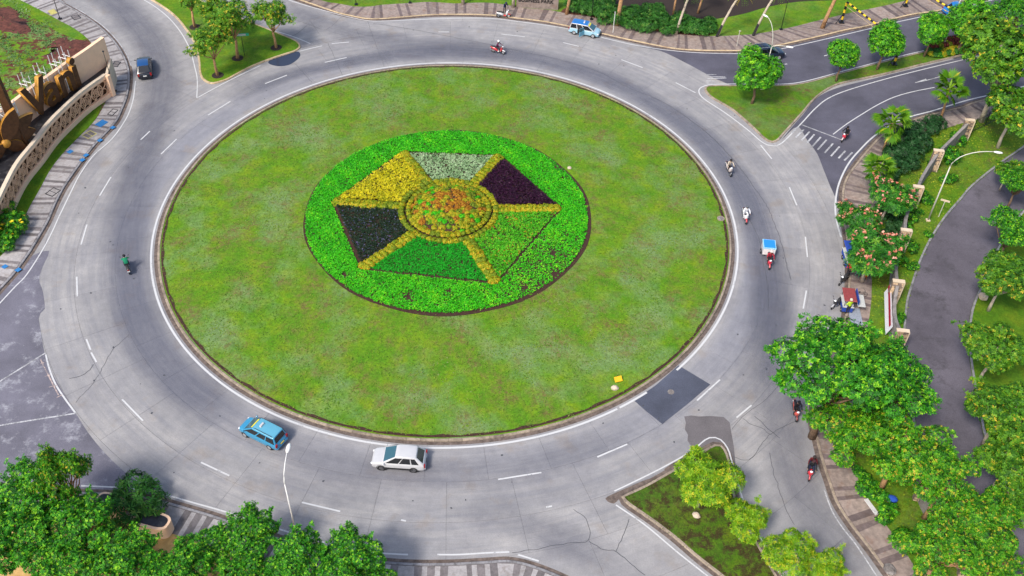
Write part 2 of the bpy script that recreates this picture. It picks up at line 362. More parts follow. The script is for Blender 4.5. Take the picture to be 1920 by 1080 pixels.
# ------------------------------------------------------------------ foliage helpers
def leaf_mesh(name, C, D, Nn, S, T, mat, width=.42, droop=.12):
    """one folded four-sided leaf per row: base C, direction D, normal Nn, length S, tint T"""
    n = len(C); B = np.cross(D, Nn); B /= np.linalg.norm(B, axis=1)[:, None] + 1e-9
    S1 = S[:, None]; V = np.empty((n, 4, 3), np.float32)
    V[:, 0] = C; V[:, 1] = C + D * S1 * .52 + B * S1 * width * .5; V[:, 2] = C + D * S1 - Nn * S1 * droop; V[:, 3] = C + D * S1 * .52 - B * S1 * width * .5
    me = bpy.data.meshes.new(name); me.vertices.add(n * 4); me.vertices.foreach_set('co', V.ravel())
    me.loops.add(n * 4); me.loops.foreach_set('vertex_index', np.arange(n * 4, dtype=np.int32))
    me.polygons.add(n); me.polygons.foreach_set('loop_start', np.arange(0, n * 4, 4, dtype=np.int32))
    me.update(calc_edges=True)
    at = me.attributes.new('tint', 'FLOAT', 'POINT'); at.data.foreach_set('value', np.repeat(np.clip(T, 0, 1), 4).astype(np.float32))
    me.materials.append(mat); return me
def unit(v): return v / (np.linalg.norm(v, axis=-1, keepdims=True) + 1e-9)
def rosettes(rng, C, Nn, T, size, k=6, lift=.35, jit=.25):
    """k leaves spreading round each clump centre"""
    n = len(C); up = unit(Nn); ref = np.where(np.abs(up[:, 2:3]) < .9, np.array([[0, 0, 1.]]), np.array([[1., 0, 0]]))
    a = unit(np.cross(up, ref)); b = np.cross(up, a); ph0 = rng.uniform(0, 2 * PI, n)
    Cs, Ds, Ns, Ss, Ts = [], [], [], [], []
    for j in range(k):
        ph = ph0 + 2 * PI * j / k + rng.normal(0, .25, n); lf = lift + rng.normal(0, jit, n)
        d = unit(a * np.cos(ph)[:, None] + b * np.sin(ph)[:, None] + up * lf[:, None])
        nn = unit(up - d * np.sum(up * d, 1)[:, None])
        Cs.append(C); Ds.append(d); Ns.append(nn); Ss.append(size * rng.uniform(.7, 1.25, n)); Ts.append(T + rng.normal(0, .12, n))
    return [np.concatenate(q) for q in (Cs, Ds, Ns, Ss, Ts)]
def lobe_points(rng, lobes, dens, depth=.35, under=-.35):
    """clump centres on and just under the surface of overlapping lobes, gaps where the noise says so"""
    Cs, Ns, Ts = [], [], []
    for (c, r) in lobes:
        c = np.array(c, float); r = np.array(r if hasattr(r, '__len__') else (r, r, r), float)
        n = int(4 * PI * (r.prod() ** (2 / 3)) * dens); d = unit(rng.normal(0, 1, (n, 3))); d = d[d[:, 2] > under]
        w = rng.uniform(2, 4, 3); ph = rng.uniform(0, 6, 3)
        bumpy = 1 + .10 * np.sin(d[:, 0] * w[0] * 2 + ph[0]) * np.sin(d[:, 1] * w[1] * 2 + ph[1]) + .07 * np.sin(d[:, 2] * w[2] * 3 + ph[2])
        q = 1 - depth * rng.uniform(0, 1, len(d)) ** 2
        p = c + d * r * (bumpy * q)[:, None]
        keep = np.ones(len(p), bool)
        for (c2, r2) in lobes:
            r2 = np.array(r2 if hasattr(r2, '__len__') else (r2, r2, r2), float)
            if np.allclose(c2, c): continue
            keep &= (((p - np.array(c2)) / r2) ** 2).sum(1) > .55
        p = p[keep]; d = d[keep]; q = q[keep]
        Cs.append(p); Ns.append(unit(d + np.array([0, 0, .55]))); Ts.append(rng.normal(.50, .27, len(p)))
    return np.concatenate(Cs), np.concatenate(Ns), np.concatenate(Ts)
def limb(rng, a, b, r0, r1, n=5, wob=.12):
    a = np.array(a, float); b = np.array(b, float); L = np.linalg.norm(b - a)
    pts = [tuple(a + (b - a) * t + rng.normal(0, wob * L * .25, 3) * math.sin(PI * t)) for t in np.linspace(0, 1, n)]
    return pts, list(np.linspace(r0, r1, n))
def tree_proto(name, seed, lmat, bark, h, cr, nl, lobe_r, dens, leaf, k=6, flat=.75, trunk_r=.2, under=-.3, width=.45, lift=.35, extra=None, spread=1.0, tint=0.0):
    """tapered trunk with limbs to every lobe of the crown; h = crown centre height, cr = crown radius"""
    rng = np.random.default_rng(seed); root = empty(name); lobes = []
    for i in range(nl):
        a = 2.399 * i + rng.uniform(-.4, .4); rr = cr * spread * math.sqrt((i + .3) / nl) * rng.uniform(.55, .80); lr = lobe_r * rng.uniform(.75, 1.2)
        z = h + (cr * flat * .55) * (1 - (rr / cr) ** 2) * rng.uniform(.5, 1.1) - cr * flat * .25 + rng.uniform(-.55, .45) * lobe_r
        lobes.append(((rr * math.cos(a), rr * math.sin(a), z), (lr, lr, lr * .78)))
    if under <= -.8: lobes = [((0, 0, h), (cr * .80, cr * .80, cr * .70))] + [((math.cos(a_) * cr * .5 * rng.uniform(.7, 1.1), math.sin(a_) * cr * .5 * rng.uniform(.7, 1.1), h + rng.uniform(-.4, .55) * cr), (cr * rng.uniform(.36, .56),) * 3) for a_ in np.linspace(0, 2 * PI, nl, endpoint=False)]
    mb = MB(); fork = h * .48 if h > 2 else h * .3
    mb.tube([(0, 0, -.1), (rng.uniform(-.1, .1), rng.uniform(-.1, .1), fork * .5), (rng.uniform(-.2, .2), rng.uniform(-.2, .2), fork)], [trunk_r * 1.35, trunk_r, trunk_r * .85], 8)
    for (c, r) in lobes:
        p, q = limb(rng, (0, 0, fork), np.array(c) - (0, 0, .2 * r[2]), trunk_r * .55, trunk_r * .16); mb.tube(p, q, 5)
        for s in range(3):
            d = unit(rng.normal(0, 1, 3) + np.array([0, 0, .5])); e = np.array(c) + d * np.array(r) * .85
            p2, q2 = limb(rng, p[3], e, trunk_r * .2, trunk_r * .06, 4); mb.tube(p2, q2, 4)
    mb.build('trunk', M[bark], root, True)
    C, Nn, T = lobe_points(rng, lobes, dens, under=under); T = T + tint
    if extra:      # sprigs reaching past the crown
        for s in range(extra):
            c, r = lobes[rng.integers(nl)]; d = unit(np.array(c) * np.array([1, 1, .15]) + rng.normal(0, .5, 3)); L = rng.uniform(.3, 1.0) * lobe_r
            m_ = int(14); tt = rng.uniform(.2, 1, m_); pts = np.array(c) + d * (np.array(r)[0] * .8 + L * tt)[:, None] + rng.normal(0, .16, (m_, 3))
            C = np.concatenate([C, pts]); Nn = np.concatenate([Nn, unit(rng.normal(0, .4, (m_, 3)) + np.array([0, 0, 1.]))]); T = np.concatenate([T, rng.normal(.6, .15, m_)])
    me = leaf_mesh('crown', *rosettes(rng, C, Nn, T, leaf, k, lift), LM[lmat], width)
    link('crown', me, root)
    root['crown_h'] = h; root['crown_r'] = cr
    return root
PROTO_USED = {}
def place_tree(proto, px, py, label, cat='tree', group=None, rpx=None, scale=None, rz=None, base=None, seed=0, hs=None, name=None):
    """put a copy so that its crown is seen at px, py (or its foot at base)"""
    h, cr = proto['crown_h'], proto['crown_r']
    if proto.name not in PROTO_USED: PROTO_USED[proto.name] = 1; o = proto
    else: o = copy_tree(proto)
    s = scale or 1.0
    if rpx:
        p = G(px, py, h); ppm = FPX / (p - CAM).dot(_fwd); s = rpx / ppm / cr
    sz = s if hs is None else hs
    if base: g = G(*base)
    else:
        g = G(px, py, h * sz); g.z = 0
    o.location = (g.x, g.y, .1); o.scale = (s, s, sz); o.rotation_euler = (0, 0, (seed * 2.399) % (2 * PI) if rz is None else rz)
    if name: o.name = name
    tag(o, label, cat, group); return o

# ================================================================== THE SETTING
rnd = random.Random(4)
mb = MB(); mb.add([(-900, -900, -.12), (900, -900, -.12), (900, 900, -.12), (-900, 900, -.12)], [(0, 1, 2, 3)])
tag(mb.build('ground', M['ground']), 'bare dark earth spreading out beneath the whole place', 'ground', kind='structure')

# --- outlines (photo survey points of the road-side edge of every kerb)
K = {}
K['left'] = [(60, -30), (110, 0), (125, 10), (160, 30), (190, 52), (215, 77), (232, 102), (242, 127), (244, 150), (240, 180), (230, 207), (217, 232), (182, 270), (160, 297), (140, 325), (120, 355), (105, 385), (92, 415), (77, 442), (57, 475), (32, 510), (7, 538), (-30, 580), (-70, 630)]
K['left_in'] = [(-25, -25), (35, 0), (75, 20), (112, 40), (140, 55), (165, 74), (180, 95), (196, 125), (206, 150), (206, 175), (196, 198), (187, 215), (172, 235), (140, 267), (112, 297), (92, 325), (75, 357), (55, 392), (35, 435), (15, 467), (-3, 487), (-30, 520), (-60, 560), (-110, 600)]
K['tri'] = [(282, 0), (322, 27), (347, 55), (365, 85), (372, 115), (374, 138), (381, 151), (397, 158), (423, 152), (444, 141), (473, 126), (503, 114), (533, 104), (556, 96), (564, 89), (560, 80), (547, 73), (518, 61), (488, 49), (473, 43), (420, 21), (373, 0), (300, -30), (220, -58), (180, -60), (200, -40), (235, -25)]
K['top'] = [(500, -22), (557, 0), (592, 12), (630, 25), (655, 31), (687, 37), (717, 37), (755, 34), (805, 30), (867, 29), (930, 31), (960, 35), (1010, 41), (1060, 50), (1125, 64), (1172, 75), (1225, 86), (1272, 94), (1335, 97), (1407, 96), (1455, 88), (1496, 79), (1541, 69), (1586, 58), (1624, 51), (1660, 41), (1710, 29), (1757, 22), (1800, 12), (1843, 1), (1900, -12), (1960, -26)]
K['top_in'] = [(520, -32), (570, -12), (600, 2), (640, 9), (660, 13), (690, 14), (720, 10), (755, 8), (805, 5), (850, 8), (900, 6), (942, 9), (980, 16), (1030, 20), (1065, 28), (1110, 33), (1155, 47), (1185, 54), (1228, 60), (1265, 65), (1306, 68), (1350, 69), (1390, 67), (1417, 65), (1481, 53), (1541, 38), (1601, 24), (1640, 16), (1680, 7), (1720, -3), (1780, -16), (1850, -32)]
K['median'] = [(1327, 162), (1321, 170), (1335, 185), (1372, 207), (1410, 240), (1432, 261), (1446, 268), (1458, 265), (1472, 250), (1502, 217), (1525, 190), (1547, 172), (1580, 157), (1652, 142), (1740, 120), (1830, 99), (1915, 79), (1990, 60), (1990, 35), (1930, 50), (1870, 64), (1738, 96), (1685, 109), (1615, 127), (1560, 142), (1502, 157), (1445, 161), (1370, 161)]
K['right'] = [(1990, 154), (1925, 168), (1865, 182), (1820, 194), (1803, 201), (1745, 215), (1709, 226), (1658, 250), (1627, 280), (1604, 308), (1588, 330), (1580, 350), (1578, 375), (1580, 407), (1585, 440), (1589, 480), (1590, 520), (1588, 560), (1582, 600), (1566, 650), (1545, 700), (1528, 745), (1522, 790), (1528, 820), (1539, 865), (1552, 904), (1567, 945), (1598, 992), (1630, 1033), (1658, 1072), (1700, 1130)]
K['right_in'] = [(1990, 190), (1925, 205), (1865, 218), (1820, 228), (1795, 235), (1750, 250), (1725, 262), (1690, 290), (1668, 320), (1655, 350), (1648, 375), (1642, 395), (1638, 415), (1636, 435), (1635, 460), (1634, 490), (1634, 525), (1633, 565), (1628, 605), (1620, 650), (1610, 700), (1602, 750), (1598, 800), (1597, 830), (1600, 865), (1606, 898), (1632, 950), (1660, 985), (1690, 1025), (1712, 1062), (1755, 1125)]
K['drive_l'] = [(1990, 225), (1920, 277), (1877, 307), (1827, 347), (1802, 375), (1772, 410), (1745, 452), (1725, 495), (1711, 537), (1703, 565), (1699, 600), (1697, 640), (1700, 700), (1709, 760), (1723, 820), (1745, 880), (1780, 955), (1826, 1040), (1870, 1110)]
K['drive_r'] = [(2000, 320), (1925, 388), (1880, 447), (1852, 505), (1837, 540), (1822, 577), (1816, 615), (1816, 650), (1820, 690), (1830, 747), (1840, 800), (1850, 835), (1875, 897), (1915, 980), (1960, 1060)]
K['lower_tri'] = [(1165, 932), (1185, 922), (1210, 910), (1255, 885), (1287, 866), (1322, 843), (1340, 834), (1352, 835), (1362, 846), (1370, 872), (1377, 922), (1390, 962), (1420, 1017), (1445, 1060), (1480, 1120), (1510, 1170), (1440, 1170), (1375, 1102), (1310, 1050), (1260, 1007), (1210, 970), (1175, 946)]
K['bottom'] = [(-80, 915), (0, 914), (60, 916), (152, 923), (205, 925), (250, 930), (295, 937), (350, 952), (410, 970), (500, 1002), (600, 1032), (680, 1048), (745, 1055), (800, 1057), (855, 1056), (910, 1053), (955, 1051), (997, 1060), (1047, 1079), (1100, 1105)]
K['bottom_in'] = [(-80, 960), (0, 958), (60, 960), (140, 966), (190, 970), (235, 978), (280, 988), (330, 1004), (390, 1022), (480, 1052), (590, 1082), (675, 1098), (745, 1106), (800, 1110), (855, 1108), (910, 1106), (950, 1106), (980, 1112), (1010, 1125), (1050, 1150)]
W = {k: smooth_path(GP(v), .6) for k, v in K.items() if k not in ('tri', 'median', 'lower_tri')}
for k in ('tri', 'median', 'lower_tri'): W[k] = smooth_path(GP(K[k]), .6, True)

# --- roadway: dark bedding sheet, concrete slabs of the ring and its arms on it
road = MB().add([(95 * math.cos(2 * PI * i / 96), 95 * math.sin(2 * PI * i / 96), -.035) for i in range(96)], [tuple(range(96))]).build('road', M['joint'])
tag(road, 'pale concrete roundabout carriageway of jointed slabs with worn lanes', 'road', kind='structure')
def poly_from(a, b): return a + b[::-1]
REG = {'left': W['left'] + [(-90, -60), (-110, 0), (-90, 80)], 'tri': W['tri'], 'top': W['top'] + [(120, 110), (-40, 120)], 'median': W['median'], 'right': W['right'] + [(60, -90), (120, -60), (120, 60)], 'lower_tri': W['lower_tri'], 'bottom': W['bottom'] + [(20, -90), (-60, -90)]}
NB = 40; RB = [30.28, 34.5, 38.4, 41.8, 46.6, 51.6, 57.0, 62.6, 68.5, 75.0]
asph_poly = {
 'tr': GP([(1197, 87), (1240, 96), (1290, 120), (1325, 139), (1352, 152), (1392, 163), (1502, 161), (1615, 131), (1738, 100), (1870, 68), (1990, 36), (2060, 10), (2060, -60), (1900, -16), (1757, 20), (1541, 67), (1407, 94), (1272, 92)]),
 'rr': GP([(1466, 262), (1495, 237), (1513, 262), (1532, 288), (1545, 320), (1558, 352), (1573, 383), (1592, 420), (1612, 320), (1660, 254), (1745, 219), (1865, 186), (1990, 158), (2060, 140), (2060, 50), (1990, 62), (1830, 101), (1652, 144), (1547, 174), (1502, 219)]),
 'll': GP([(92, 470), (80, 500), (73, 525), (80, 545), (84, 583), (72, 590), (77, 625), (82, 655), (90, 686), (108, 718), (136, 765), (168, 815), (205, 858), (250, 898), (310, 938), (362, 962), (380, 985), (60, 940), (-100, 935), (-260, 900), (-260, 700), (-60, 560), (0, 520), (60, 480)])}
for kk in asph_poly: asph_poly[kk] = smooth_path(asph_poly[kk], .8, True)
def clipped_view(p):
    q = Vector((p[0], p[1], 0)) - CAM; d = q.dot(_fwd); x = q.dot(AX) / d * FPX; y = q.dot(AY) / d * FPX
    return abs(x) < 1080 and abs(y) < 680
def keep_cell(cs):
    if not any(clipped_view(c) for c in cs): return False
    for pl in list(REG.values()) + list(asph_poly.values()):
        if all(inside(c, pl) for c in cs): return False
    return True
gap = .009
for ri in range(len(RB) - 1):
    r0, r1 = RB[ri] + gap, RB[ri + 1] - gap
    off = [0, .35, .35, .1, .6, .2, .5, .3, .0][ri]
    for k in range(NB):
        a0 = (k + off) / NB * 2 * PI + .01; a1 = (k + 1 + off) / NB * 2 * PI + .01
        pts = []
        for rad, order in ((r0, 1), (r1, -1)):
            da = gap / rad; aa = np.linspace(a0 + da, a1 - da, 5)[::order]
            pts += [(rad * math.cos(a), rad * math.sin(a)) for a in aa]
        if not keep_cell([pts[0], pts[4], pts[5], pts[9], pts[2], pts[7]]): continue
        MB().prism(pts, -.034, rnd.uniform(-.003, 0), bottom=False).build('slab', M['concrete'], road)
# --- asphalt surfaces (thin sheets over the bedding)
def sheet(name, poly, z, mat, parent): return MB().prism(poly, z - .03 if z < .01 else z - .003, z, bottom=False).build(name, mat, parent)
for n, kk, mt, lb in (('asphalt_road', 'tr', 'asphalt', 'dark asphalt carriageway under the yellow and black height bars'), ('asphalt_road', 'rr', 'asphalt', 'dark asphalt carriageway with the zebra crossing and lane arrow'), ('asphalt_road', 'll', 'asphalt_l', 'stained dark asphalt side road with white stop lines')):
    tag(sheet(n, asph_poly[kk], .006, M[mt], None), lb, 'road', kind='structure')
drive_poly = W['drive_l'] + W['drive_r'][::-1]
sheet('asphalt_patch', GP([(1272, 685), (1332, 721), (1290, 757), (1242, 795), (1214, 773), (1189, 751), (1230, 722)]), .009, M['patch'], road)
sheet('asphalt_patch', GP([(1283, 781), (1296, 779), (1310, 781), (1331, 780), (1357, 782), (1368, 792), (1372, 815), (1376, 838), (1379, 870), (1372, 880), (1340, 862), (1300, 852), (1294, 846), (1296, 836), (1289, 826), (1290, 815), (1284, 805), (1286, 793)]), .007, M['patch_old'], road)

# --- painted lines
def line(name, px, w=.16, z=.013, mat='paint', sm=True):
    w *= .85
    p = GP(px); p = smooth_path(p, .5) if sm and len(p) > 2 else [p[0], tuple((Vector(p[0]) + Vector(p[-1])) / 2), p[-1]]
    return MB().strip(p, w, z).build(name, M[mat], road)
def arc_line(name, r, a0, a1, w, mat='paint', z=.013):
    n = max(3, int(abs(a1 - a0) * r / .6)); return MB().strip([(r * math.cos(a), r * math.sin(a)) for a in np.linspace(a0, a1, n)], w, z).build(name, M[mat], road)
arc_line('edge_line', 31.0, R_(-43), R_(233 + 70), .20)        # broken by the asphalt patch
arc_line('edge_line', 31.0, R_(-56.5), R_(-50.6), .20)
line('edge_line', [(254, 152), (252, 170), (250, 185), (244, 206), (235, 225), (217, 252), (200, 270), (175, 292), (150, 327), (134, 358), (120, 387), (108, 412), (100, 430), (82, 465), (50, 515), (27, 539), (-20, 590)], .15)
line('edge_line', [(90, -14), (112, 0), (130, 9), (163, 28), (193, 49), (218, 74), (236, 100), (246, 124)], .13, mat='paint_w')
line('edge_line', [(215, -25), (270, 0), (307, 25), (335, 55), (355, 90), (365, 125), (370, 150), (369, 184)], .15)
line('edge_line', [(369, 184), (411, 161), (450, 141), (488, 123)], .15)
line('edge_line', [(562, 96), (582, 91), (604, 86)], .15)
line('edge_line', [(440, 34), (480, 50), (525, 61), (556, 71), (582, 82)], .15)
line('edge_line', [(490, -20), (547, 2), (605, 19), (655, 32), (692, 39), (730, 39), (805, 36), (880, 34), (930, 35.5), (960, 39), (1065, 54), (1135, 72), (1197, 86), (1260, 95), (1322, 99.5), (1405, 100), (1468, 91), (1541, 75), (1626, 55), (1675, 43), (1757, 25), (1828, 8), (1900, -10)], .16, .016)
line('edge_line', [(1840, 70), (1737, 94), (1690, 105), (1590, 131), (1502, 154), (1445, 158), (1387, 157.5), (1347, 158), (1325, 160), (1312, 166), (1311, 175), (1322, 187), (1360, 212), (1400, 242), (1428, 266), (1445, 273), (1465, 269), (1502, 232), (1527, 205), (1552, 185), (1590, 169), (1665, 147), (1752, 125), (1827, 107), (1930, 82)], .17, .016)
line('edge_line', [(1990, 146), (1920, 162), (1865, 176), (1810, 189), (1748, 208), (1706, 219), (1669, 234), (1637, 257), (1618, 275), (1595, 301), (1580, 327), (1570, 355), (1566, 390), (1570, 420), (1577, 445)], .22, .016)
line('lane_line', [(1562, 252), (1587, 233), (1615, 215), (1645, 197), (1677, 182), (1712, 172), (1752, 164)], .15, .016)
line('stop_line', [(1503, 234), (1540, 248), (1577, 262)], .2, .016, 'paint_w')
line('road_arrow', [(1716, 155), (1740, 150), (1762, 144)], .16, .016, 'paint_w')
MB().add([(*G2(1716, 155), .019), (*G2(1736, 147.5), .019), (*G2(1738, 151.5), .019)], [(0, 2, 1)]).build('arrow_head', M['paint_w'], road)
line('lane_line', [(1842, 142), (1870, 135)], .16, .016, sm=False)
for a, b in (((1484, 250), (1496, 238)), ((1492, 258), (1507, 243)), ((1503, 263), (1518, 247)), ((1513, 268), (1527, 252)), ((1523, 275), (1539, 257)), ((1533, 281), (1550, 262)), ((1546, 287), (1562, 269)), ((1558, 293), (1574, 275)), ((1572, 297), (1585, 283)), ((1583, 301), (1598, 286))):
    line('crosswalk_bar', [a, b], .24, .018, 'paint_w', False)
for a, b in (((1325, 140), (1343, 140)), ((1332, 144), (1360, 144.5)), ((1326, 147.5), (1362, 146.5)), ((1324, 152), (1340, 152)), ((1325, 156), (1339, 156))):
    line('worn_lettering', [a, b], .17, .018, 'paint_w', False)
DASH = [(497, 157, 538, 141), (609, 117, 650, 108), (622, 82, 654, 79), (822, 60, 842, 60), (940, 64, 984, 69), (1056, 80, 1085, 87), (1165, 112, 1205, 127), (1267, 155, 1304, 174), (1426, 272, 1447, 298), (1480, 351, 1494, 385), (1510, 444, 1514, 482), (1512, 545, 1506, 579), (1350, 712, 1307, 751), (1409, 760, 1381, 783), (1176, 833, 1120, 857), (934, 899, 1015, 886), (1024, 951, 1035, 949), (566, 942, 638, 959), (752, 975, 761, 977), (377, 867, 430, 892), (229, 749, 268, 789), (162, 636, 170, 656), (171, 661, 181, 679), (144, 519, 145, 556), (163, 421, 152, 459), (208, 332, 187, 367), (331, 261, 302, 289), (432, 190, 390, 216), (281, 246, 264, 262), (971, 1040, 1010, 1052), (1468, 121, 1476, 120), (1545, 105, 1553, 103), (1862, 33, 1868, 32)]
for x0, y0, x1, y1 in DASH: line('lane_dash', [(x0, y0), (x1, y1)], .17, .014, sm=False)
line('edge_line', [(152, 911), (220, 914), (260, 918), (300, 925), (360, 942), (420, 959), (500, 985), (600, 1015), (680, 1034), (742, 1039), (765, 1040)], .16, .016)
line('edge_line', [(820, 1040), (860, 1040), (910, 1037), (955, 1035)], .16, .016)
line('edge_line', [(1152, 921), (1192, 902), (1242, 877), (1295, 847), (1322, 825), (1337, 820), (1352, 825), (1365, 842), (1372, 865), (1390, 927), (1400, 960), (1435, 1025), (1470, 1090)], .15, .016)
line('edge_line', [(1155, 947), (1210, 985), (1272, 1037), (1325, 1079), (1360, 1110)], .15, .016)
line('edge_line', [(1545, 918), (1560, 958), (1580, 990), (1604, 1020), (1641, 1076), (1660, 1105)], .13, .014, 'paint_w')
line('stop_line', [(-60, 752), (0, 715), (85, 662)], .17, .016, 'paint_w')
line('stop_line', [(-60, 812), (0, 798), (142, 775)], .17, .016, 'paint_w')
line('stop_line', [(86, 665), (92, 690), (104, 720), (122, 748), (142, 775)], .17, .016)
line('scraped_paint', [(76, 674), (88, 698), (100, 722), (110, 741)], .13, .016, 'paint_pink')
for a, b in (((76, 682), (86, 679)), ((84, 706), (95, 703)), ((92, 726), (108, 722)), ((106, 746), (117, 740))): line('scraped_paint', [a, b], .1, .018, 'paint_pink', False)
# --- cracks and tar seams
CR = [[(186, 701), (195, 685), (204, 668), (212, 655), (226, 643), (242, 628)], [(186, 701), (177, 715), (162, 733), (150, 745), (141, 756)], [(175, 683), (168, 695), (152, 705), (130, 709)], [(530, 30), (560, 39), (590, 50), (609, 56), (625, 46), (640, 32)], [(545, 69), (560, 61), (575, 48)], [(689, 37), (692, 48), (699, 68), (709, 95), (720, 124)], [(553, 92), (600, 82), (650, 72), (700, 66)], [(700, 44), (760, 53), (830, 66), (900, 80), (960, 93), (1050, 112), (1120, 134), (1180, 165), (1240, 190), (1290, 222), (1340, 262), (1385, 312), (1420, 360), (1441, 392), (1456, 430), (1466, 460), (1476, 500), (1483, 525)], [(554, 120), (570, 138), (585, 155)], [(615, 81), (628, 110), (643, 142)], [(1352, 848), (1402, 862), (1430, 830), (1448, 812), (1490, 790)], [(1393, 784), (1410, 797), (1424, 800), (1446, 815)], [(1415, 780), (1430, 793), (1438, 803), (1463, 822)], [(1372, 805), (1400, 775), (1440, 745), (1475, 700)], [(1442, 850), (1455, 900), (1470, 945), (1490, 985)], [(1155, 1033), (1170, 1000), (1180, 973)], [(960, 1037), (1020, 1027), (1070, 1018), (1104, 1015), (1104, 985), (1095, 968), (1075, 955)], [(1104, 1015), (1130, 1030), (1152, 1033), (1180, 1055), (1210, 1080)], [(1386, 384), (1410, 420), (1425, 455), (1433, 500), (1440, 540), (1441, 580)], [(1160, 610), (1165, 612)], [(480, 47), (495, 42)]]
for c in CR:
    c = GP(c); p = smooth_path(c, .35); p = [(x + rnd.gauss(0, .03), y + rnd.gauss(0, .03)) for x, y in p]
    MB().strip(p, rnd.uniform(.03, .06), .010).build('crack', M['tar'], road)
# oil spots and dropped grit
for k_ in range(70):
    a_ = rnd.uniform(0, 2 * PI); q_ = rnd.choice([33.2, 36.4, 36.4, 40.2]) + rnd.gauss(0, .7); r_ = rnd.uniform(.04, .12)
    c_ = (q_ * math.cos(a_), q_ * math.sin(a_)); w_ = [rnd.uniform(.6, 1.3) for _ in range(9)]
    MB().prism([(c_[0] + r_ * w_[j] * math.cos(j * .698), c_[1] + r_ * w_[j] * math.sin(j * .698)) for j in range(9)], .006, .0105, bottom=False).build('oil_spot', M['tar'], road)
# rubber-darkened wheel lanes: thin worn films along the driven lines
m, t, b = nodes('lane_wear'); p_ = pos(t); at_ = N(t, 'ShaderNodeAttribute', attribute_name='tint'); b.inputs['Base Color'].default_value = (.115, .122, .165, 1); b.inputs['Roughness'].default_value = .8
uvn = N(t, 'ShaderNodeAttribute', attribute_name='along'); tr_ = N(t, 'ShaderNodeBsdfTransparent'); mx_ = N(t, 'ShaderNodeMixShader')
cv_ = N(t, 'ShaderNodeCombineXYZ'); t.links.new(mathn(t, 'MULTIPLY', at_.outputs['Fac'], 9.0), cv_.inputs[0]); t.links.new(uvn.outputs['Fac'], cv_.inputs[1])
st_ = noise(t, cv_.outputs[0], 1.6, 4, .7); nz_ = noise(t, p_, .35, 4, .65); u_ = at_.outputs['Fac']
fade = mathn(t, 'MULTIPLY', mapr(t, u_, 0, .34), mapr(t, u_, .66, 1, 1, 0)); fade = mathn(t, 'MULTIPLY', fade, mapr(t, st_, .3, .7, .70, 1.0)); fade = mathn(t, 'MULTIPLY', fade, mapr(t, nz_, .3, .65, .75, 1.0))
en_ = N(t, 'ShaderNodeAttribute', attribute_name='ends'); fade = mathn(t, 'MULTIPLY', mathn(t, 'MULTIPLY', fade, en_.outputs['Fac']), .54)
t.links.new(fade, mx_.inputs[0]); t.links.new(tr_.outputs[0], mx_.inputs[1]); t.links.new(b.outputs[0], mx_.inputs[2]); t.links.new(mx_.outputs[0], t.nodes['Material Output'].inputs['Surface']); M['wear'] = m
def wear(px, w, z, st=1.0):
    p = smooth_path(GP(px), 1.0); n = len(p); mb_ = MB(); K_ = 8; rows = [offset_path(p, w * (j / K_ - .5)) for j in range(K_ + 1)]
    mb_.add([(x, y, z) for r_ in rows for x, y in r_], [(j * n + i + 1, j * n + i, (j + 1) * n + i, (j + 1) * n + i + 1) for j in range(K_) for i in range(n - 1)])
    me = mb_.mesh('lane_wear', M['wear'])
    for nm, val in (('tint', [j / K_ for j in range(K_ + 1) for i in range(n)]), ('along', [i * .12 for j in range(K_ + 1) for i in range(n)]), ('ends', [st * min(1, i / 6, (n - 1 - i) / 6) for j in range(K_ + 1) for i in range(n)])):
        me.attributes.new(nm, 'FLOAT', 'POINT').data.foreach_set('value', val)
    me.update(); link('lane_wear', me, road)
wear([(150, -30), (215, 5), (258, 45), (290, 90), (303, 140), (295, 200), (272, 270), (252, 340), (243, 400), (238, 460), (242, 530), (256, 590), (288, 655), (338, 715), (405, 765), (470, 800)], 6.0, .0070)
wear([(640, 112), (760, 100), (900, 98), (1020, 112), (1130, 145), (1230, 195), (1320, 262), (1385, 345), (1422, 430), (1438, 510), (1440, 590), (1430, 660), (1405, 720)], 5.0, .0074)
wear([(1440, 480), (1452, 560), (1458, 640), (1460, 720), (1468, 800), (1490, 880), (1530, 960), (1580, 1030), (1640, 1100)], 5.5, .0078, .75)
wear([(860, 950), (960, 975), (1050, 1010), (1130, 1050), (1220, 1120)], 4.0, .0070, .6)
wear([(500, 0), (560, 25), (640, 58), (740, 78), (860, 88), (980, 98)], 5.0, .0066, .7)
wear([(420, 190), (520, 148), (620, 122), (740, 104)], 3.4, .0082)
wear([(470, 815), (560, 850), (680, 880), (820, 890), (960, 880), (1100, 840), (1220, 780)], 4.0, .0066, .5)
# puddle by the grassy triangle and oily stains
tag(MB().prism(smooth_path(GP([(503, 118), (512, 108), (528, 103), (545, 98), (560, 97), (563, 104), (556, 113), (541, 122), (520, 124)]), .3, True), .004, .012, bottom=False).build('puddle', M['water']), 'dark rain puddle lying along the kerb of the triangular lawn', 'puddle', kind='structure')
for k_, pl in enumerate(([(1135, 935), (1150, 926), (1175, 915), (1205, 902), (1222, 897), (1200, 912), (1175, 925), (1166, 930), (1150, 945)], [(1245, 880), (1280, 858), (1286, 864), (1258, 882)])):
    MB().prism(smooth_path(GP(pl), .3, True), .002, .0125 + .001 * k_, bottom=False).build('mud_stain', M['gutter'], road)

